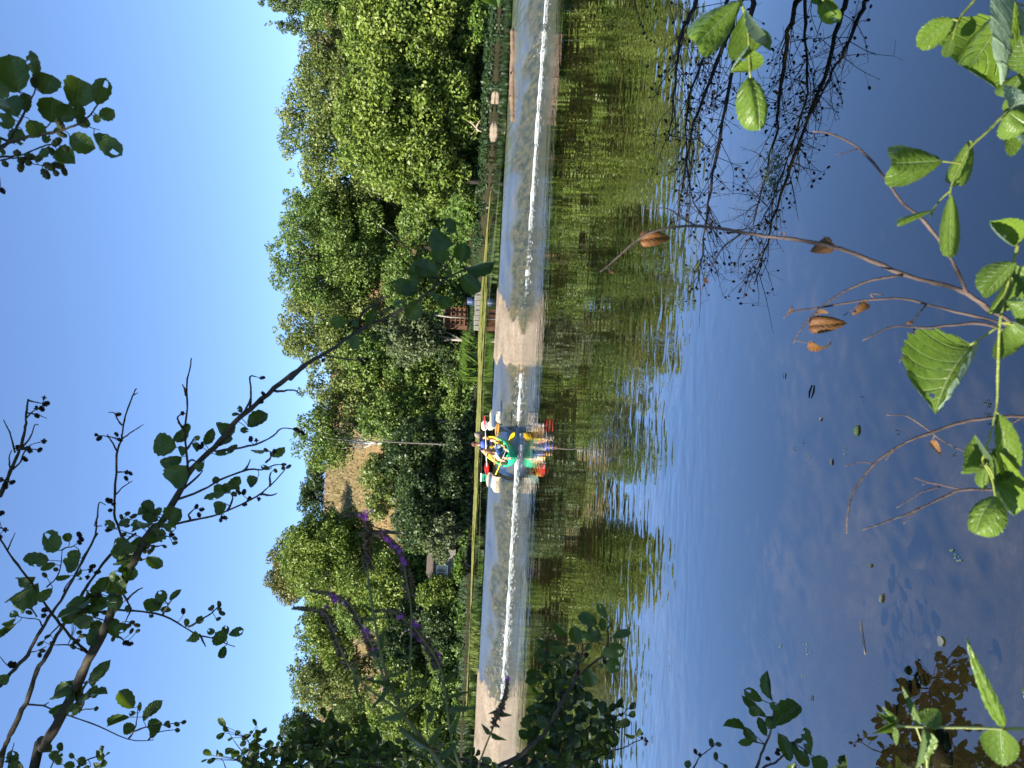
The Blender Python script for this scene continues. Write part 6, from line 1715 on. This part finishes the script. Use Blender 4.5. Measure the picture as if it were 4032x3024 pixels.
S.stem(C5, [(1795, 1080), (1740, 1130), (1690, 1195)], 1.0, 1.0, .0014, .001, 4, .0002, 6)
S.stem(C5, [(2350, 60), (2210, 30), (2150, 10)], 1.1, 1.05, .002, .001, 4, .0002, 6)
for b, t_, w in (((1735, 915), (1425, 935), 245), ((1905, 800), (1805, 1050), 130), ((1795, 1110), (1785, 1480), 110), ((1690, 1195), (1490, 1270), 46), ((1805, 110), (1595, 265), 150), ((1805, 215), (1760, 330), 66), ((2150, 20), (1895, 410), 290), ((2230, 120), (2060, 510), 330), ((2230, 560), (2080, 620), 220), ((2120, 640), (2240, 730), 200), ((1800, 1060), (1830, 1030), 50), ((1690, 1190), (1680, 1240), 30), ((2200, 420), (2110, 560), 160), ((2240, 260), (2120, 330), 150), ((2230, 640), (2150, 520), 150), ((2260, 420), (2170, 200), 170), ((2230, 740), (2110, 720), 130)):
    S.leaf(C5, b, t_, w, K5, L_NEAR, .02, .38)
S.ground((.62, .45, .85), (0, 1, 3))
S.finish('stem')
root = tagp(empty('alder_shoot', at(2900, -120, 1.15)), 'alder shoot with four broad leaves hanging in from the right over the dark boughs', 'branch', 'bright alder shoots close to the lens')
S = Spray(root, root.location, 17, M['twig_live'], .0012)
S.stem(C5, [(570, -160), (600, 0), (630, 100), (645, 200), (650, 320), (655, 440)], 1.15, 1.05, .0026, .0013, 4, .0005, 7)
for b, t_, w in (((585, 15), (330, 270), 215), ((630, 60), (760, 240), 200), ((640, 190), (780, 270), 90), ((645, 280), (545, 410), 135), ((655, 430), (740, 705), 190)):
    S.leaf(C5, b, t_, w, K5, L_NEAR, .02, .35)
S.finish('stem')
root = tagp(empty('alder_leaf', at(1950, -60, 1.2)), 'single blurred green leaf tip poking in at the right edge beside the far waterline', 'leaf')
S = Spray(root, root.location, 18, M['twig_live'], .0012)
S.stem(C5, [(-800, -160), (-830, -60), (-825, -20)], 1.2, 1.2, .0018, .0012, 4, .0003, 6)
S.leaf(ID, (1945, -70), (1960, 28), 100, 1, L_NEAR, .0, .2)
S.finish('stem')

root = tagp(empty('alder_leaf', at(3240, -60, 1.2)), 'pair of green alder leaves cut by the right edge below the hanging shoot', 'leaf')
S = Spray(root, root.location, 22, M['twig_live'], .0012)
S.stem(C5, [(1080, -160), (1060, -20), (1070, 0)], 1.2, 1.15, .002, .0012, 4, .0003, 6)
for b, t_, w in (((1060, -20), (1160, 130), 110), ((1050, -30), (1060, 30), 60)): S.leaf(C5, b, t_, w, K5, L_NEAR, .02, .35)
S.finish('stem')

# ---- dead twigs with curled brown leaves
root = tagp(empty('dead_twig', at(4080, 1280, 1.2)), 'tall forked dead twig with a few curled brown leaves rising from the bottom', 'twig', 'dead twigs over the near water')
S = Spray(root, root.location, 19, M['twig_dead'], .0009)
for p, y0, y1, r0, r1 in (([(2300, 720), (2140, 600), (2000, 510), (1900, 440), (1760, 400), (1600, 355), (1400, 270), (1250, 220), (1050, 180), (900, 165), (700, 130), (550, 115), (420, 125), (330, 150), (250, 200), (150, 290), (80, 345)], 1.2, 1.25, .0047, .0013),
                          ([(560, 112), (500, 80), (420, 30), (310, 25)], 1.24, 1.24, .0018, .001), ([(780, 160), (700, 220), (640, 320), (590, 430)], 1.23, 1.2, .0018, .0009), ([(1600, 360), (1400, 400), (1250, 480), (1160, 550), (1100, 620), (1050, 705)], 1.2, 1.18, .0024, .001),
                          ([(1920, 455), (1850, 290), (1700, 80), (1600, 0), (1480, -170), (1360, -290), (1230, -350), (1150, -360)], 1.2, 1.2, .0032, .0012), ([(2140, 620), (2050, 590), (1800, 530), (1600, 480), (1400, 490), (1180, 525), (1050, 545), (1000, 580)], 1.2, 1.2, .003, .001),
                          ([(2180, 660), (2000, 605), (1850, 612), (1700, 625), (1550, 620), (1400, 690)], 1.2, 1.18, .0034, .001), ([(1660, 630), (1620, 720), (1585, 800)], 1.19, 1.18, .0016, .0008), ([(1720, 510), (1650, 590), (1620, 605)], 1.19, 1.18, .0014, .0008), ([(1000, 180), (1010, 150), (980, 150)], 1.22, 1.22, .0014, .0008), ([(1290, 230), (1220, 180), (1200, 165)], 1.22, 1.22, .0012, .0008), ([(1390, 500), (1340, 540), (1300, 565)], 1.2, 1.2, .001, .0007), ([(1460, 480), (1440, 455), (1500, 460)], 1.2, 1.2, .0014, .001), ([(1380, -275), (1300, -250), (1260, -245)], 1.2, 1.2, .0012, .0007), ([(1060, 690), (1110, 700), (1140, 705)], 1.18, 1.18, .0008, .0007), ([(1800, 618), (1740, 660), (1710, 690)], 1.2, 1.2, .0012, .0008)):
    S.stem(C6, p, y0, y1, r0, r1, 4, .0012, 6)
for b, t_, w in (((285, 180), (455, 165), 85), ((130, 345), (170, 330), 44), ((1250, 200), (1135, 245), 85), ((1130, 612), (1335, 600), 95), ((1135, 703), (1245, 745), 68), ((1425, 500), (1352, 560), 48), ((1170, 560), (1235, 545), 34), ((605, 375), (625, 410), 26), ((1045, 520), (1030, 560), 18), ((1620, 600), (1665, 598), 20)): S.leaf(C6, b, t_, w, K6, L_DEAD, .015, .6)
S.ground((.10, .6, .85), (0,))
S.finish('stem')
root = tagp(empty('dead_twig', at(4080, 1640, 1.15)), 'arching dead twig with one rolled brown leaf over the water at the bottom', 'twig', 'dead twigs over the near water')
S = Spray(root, root.location, 20, M['twig_dead'], .0008)
for p, r0, r1 in (([(2350, 1090), (2210, 1072), (2080, 1075), (1900, 1100), (1750, 1150), (1600, 1210), (1480, 1290), (1400, 1380), (1350, 1460), (1325, 1560), (1320, 1659)], .0032, .0012), ([(1450, 1308), (1390, 1300), (1310, 1320)], .0012, .0008), ([(1745, 1150), (1650, 1085), (1600, 1065), (1520, 1065)], .0014, .0007), ([(1740, 1152), (1830, 1210), (1950, 1265)], .0012, .0007), ([(1560, 1235), (1530, 1270), (1515, 1290)], .0014, .0008), ([(2200, 1075), (2160, 1100), (2150, 1110)], .002, .001)):
    S.stem(C6, p, 1.15, 1.15, r0, r1, 4, .0012, 6)
S.leaf(C6, (1748, 1188), (1795, 1252), 40, K6, L_DEAD, .01, .6)
S.ground((-.05, .6, .85), (0,))
S.finish('stem')
root = tagp(empty('dead_twig', at(4050, 1930, 1.1)), 'thin leafless dead twig splitting in three over the dark water', 'twig', 'dead twigs over the near water')
S = Spray(root, root.location, 21, M['twig_dead'], .0008)
for p, r0, r1 in (([(2300, 1450), (2060, 1440), (1900, 1440), (1800, 1480), (1650, 1550), (1520, 1600), (1400, 1640)], .0026, .0009), ([(1900, 1440), (1780, 1412), (1720, 1400), (1660, 1380)], .0014, .0007), ([(1790, 1425), (1700, 1450), (1650, 1480), (1570, 1530)], .0012, .0007), ([(1670, 1545), (1640, 1570), (1605, 1610)], .001, .0007), ([(1780, 1415), (1730, 1405), (1700, 1415)], .001, .0007)):
    S.stem(C6, p, 1.1, 1.1, r0, r1, 4, .0012, 6)
S.ground((-.2, .6, .85), (0,))
S.finish('stem')

# ---- things floating on the calm water
def floating(f, x, y, size, rot, mat_leaf, label, narrow=.75, name='floating_leaf'):
    u, v = f(x, y); p = atz(u, v, .006)
    o = bpy.data.objects.new(name, random.Random(int(x)).choice(mat_leaf)); COL.objects.link(o)
    o.location = p; o.rotation_euler = (0, 0, rot); o.scale = (size * narrow, size, size * .12)
    tagp(o, label, 'leaf', 'leaves floating on the calm water')
L_FLOAT = variants('floating', leaf_mat('leaf_floating', (.06, .10, .04), (.10, .14, .07), (.13, .18, .08), .1), n=2, seed=80, holes=False)
L_FDARK = variants('floating', leaf_mat('leaf_floating_dark', (.03, .028, .016), (.06, .05, .03), (.08, .06, .04), .1), n=2, seed=84, holes=False)
L_FGREY = variants('floating', leaf_mat('leaf_floating_pale', (.11, .13, .115), (.13, .145, .13), (.15, .16, .14), .1), n=2, seed=88, holes=False)
floating(C6, 1005, 850, .05, 1.5, L_FGREY, 'narrow pale leaf floating alone in mid water, farthest of the floating leaves', .4)
floating(C6, 1375, 1115, .07, 1.2, L_FLOAT, 'green leaf floating beside the arching dead twig')
floating(C6, 1192, 1078, .04, .6, L_FGREY, 'small pale leaf floating beyond the green one', .5)
floating(C6, 1240, 1282, .045, 1.6, L_FGREY, 'greyish curled leaf floating left of the arching dead twig', .6)
floating(C7, 1405, 340, .06, 1.3, L_FGREY, 'grey-blue curled leaf floating on the dark water at the lower left', .5)
floating(C7, 1755, 615, .05, .3, L_FGREY, 'round pale leaf floating at the bottom left beside the herb', .95)
floating(C7, 1005, 917, .045, 1.5, L_FDARK, 'small dark leaf floating near the upright alder sprig', .4)
floating(C7, 1992, 888, .05, 1.4, L_FLOAT, 'tiny yellowish leaf floating at the bottom left', .5)
floating(C7, 1345, 180, .04, .4, L_FGREY, 'tiny pale leaf floating in the middle of the dark water', .6)
mb = MB(); a = atz(*C7(1280, 490), .005); b = atz(*C7(1308, 690), .004)
mb.tube(catmull([a, a.lerp(b, .4) + Vector((.01, .01, .001)), b], 5), [.001, .0015, .0015, .002, .002, .002, .0025, .0025, .0025, .0025, .002], 6)
tagp(mb.build('floating_stick', M['bark_grey']), 'thin pale stick floating on the water at the lower left', 'stick')
mb = MB(); a = atz(*C6(1145, 915), .008); b = atz(*C6(1130, 980), .008)
mb.tube([a, a.lerp(b, .5) + Vector((0, 0, .006)), b], [.005, .007, .003], 6)
tagp(mb.build('floating_stick', M['bark_dark']), 'short dark bit of stick floating in mid water', 'stick')
rg = np.random.RandomState(9)
V = []
def duck(f, spots, n, sx, size):
    for x, y in spots:
        for i in range(n):
            u, v = f(x + rg.normal(0, sx), y + rg.normal(0, sx * 1.4)); p = atz(u, v, .004)
            s = size * rg.uniform(.6, 1.4); a0 = rg.uniform(0, 6)
            V.append([[p.x + s * math.cos(a0 + k * math.pi / 2), p.y + s * math.sin(a0 + k * math.pi / 2), .004 + .002 * (k % 2)] for k in range(4)])
duck(C6, ((1570, 1145), (2030, 1010), (2020, 1060), (2050, 1110), (1850, 1260), (1125, 1275), (1095, 1200), (1310, 1240), (1050, 1230), (1400, 990)), 5, 7, .0045)
duck(C7, ((1805, 90), (1825, 130), (1840, 160), (970, 640), (985, 680), (720, 560), (825, 640), (950, 800)), 4, 7, .005)
duck(C5, ((780, 960), (790, 1020), (760, 1060), (800, 900)), 60, 28, .009)
V = np.array(V).reshape(-1, 3)
tagp(link('duckweed', quads_mesh('duckweed', V, len(V) // 4, foliage_mat('duckweed', (.05, .085, .04), (.08, .12, .05), (.12, .16, .075), .1), rg.rand(len(V) // 4))), kind='stuff')
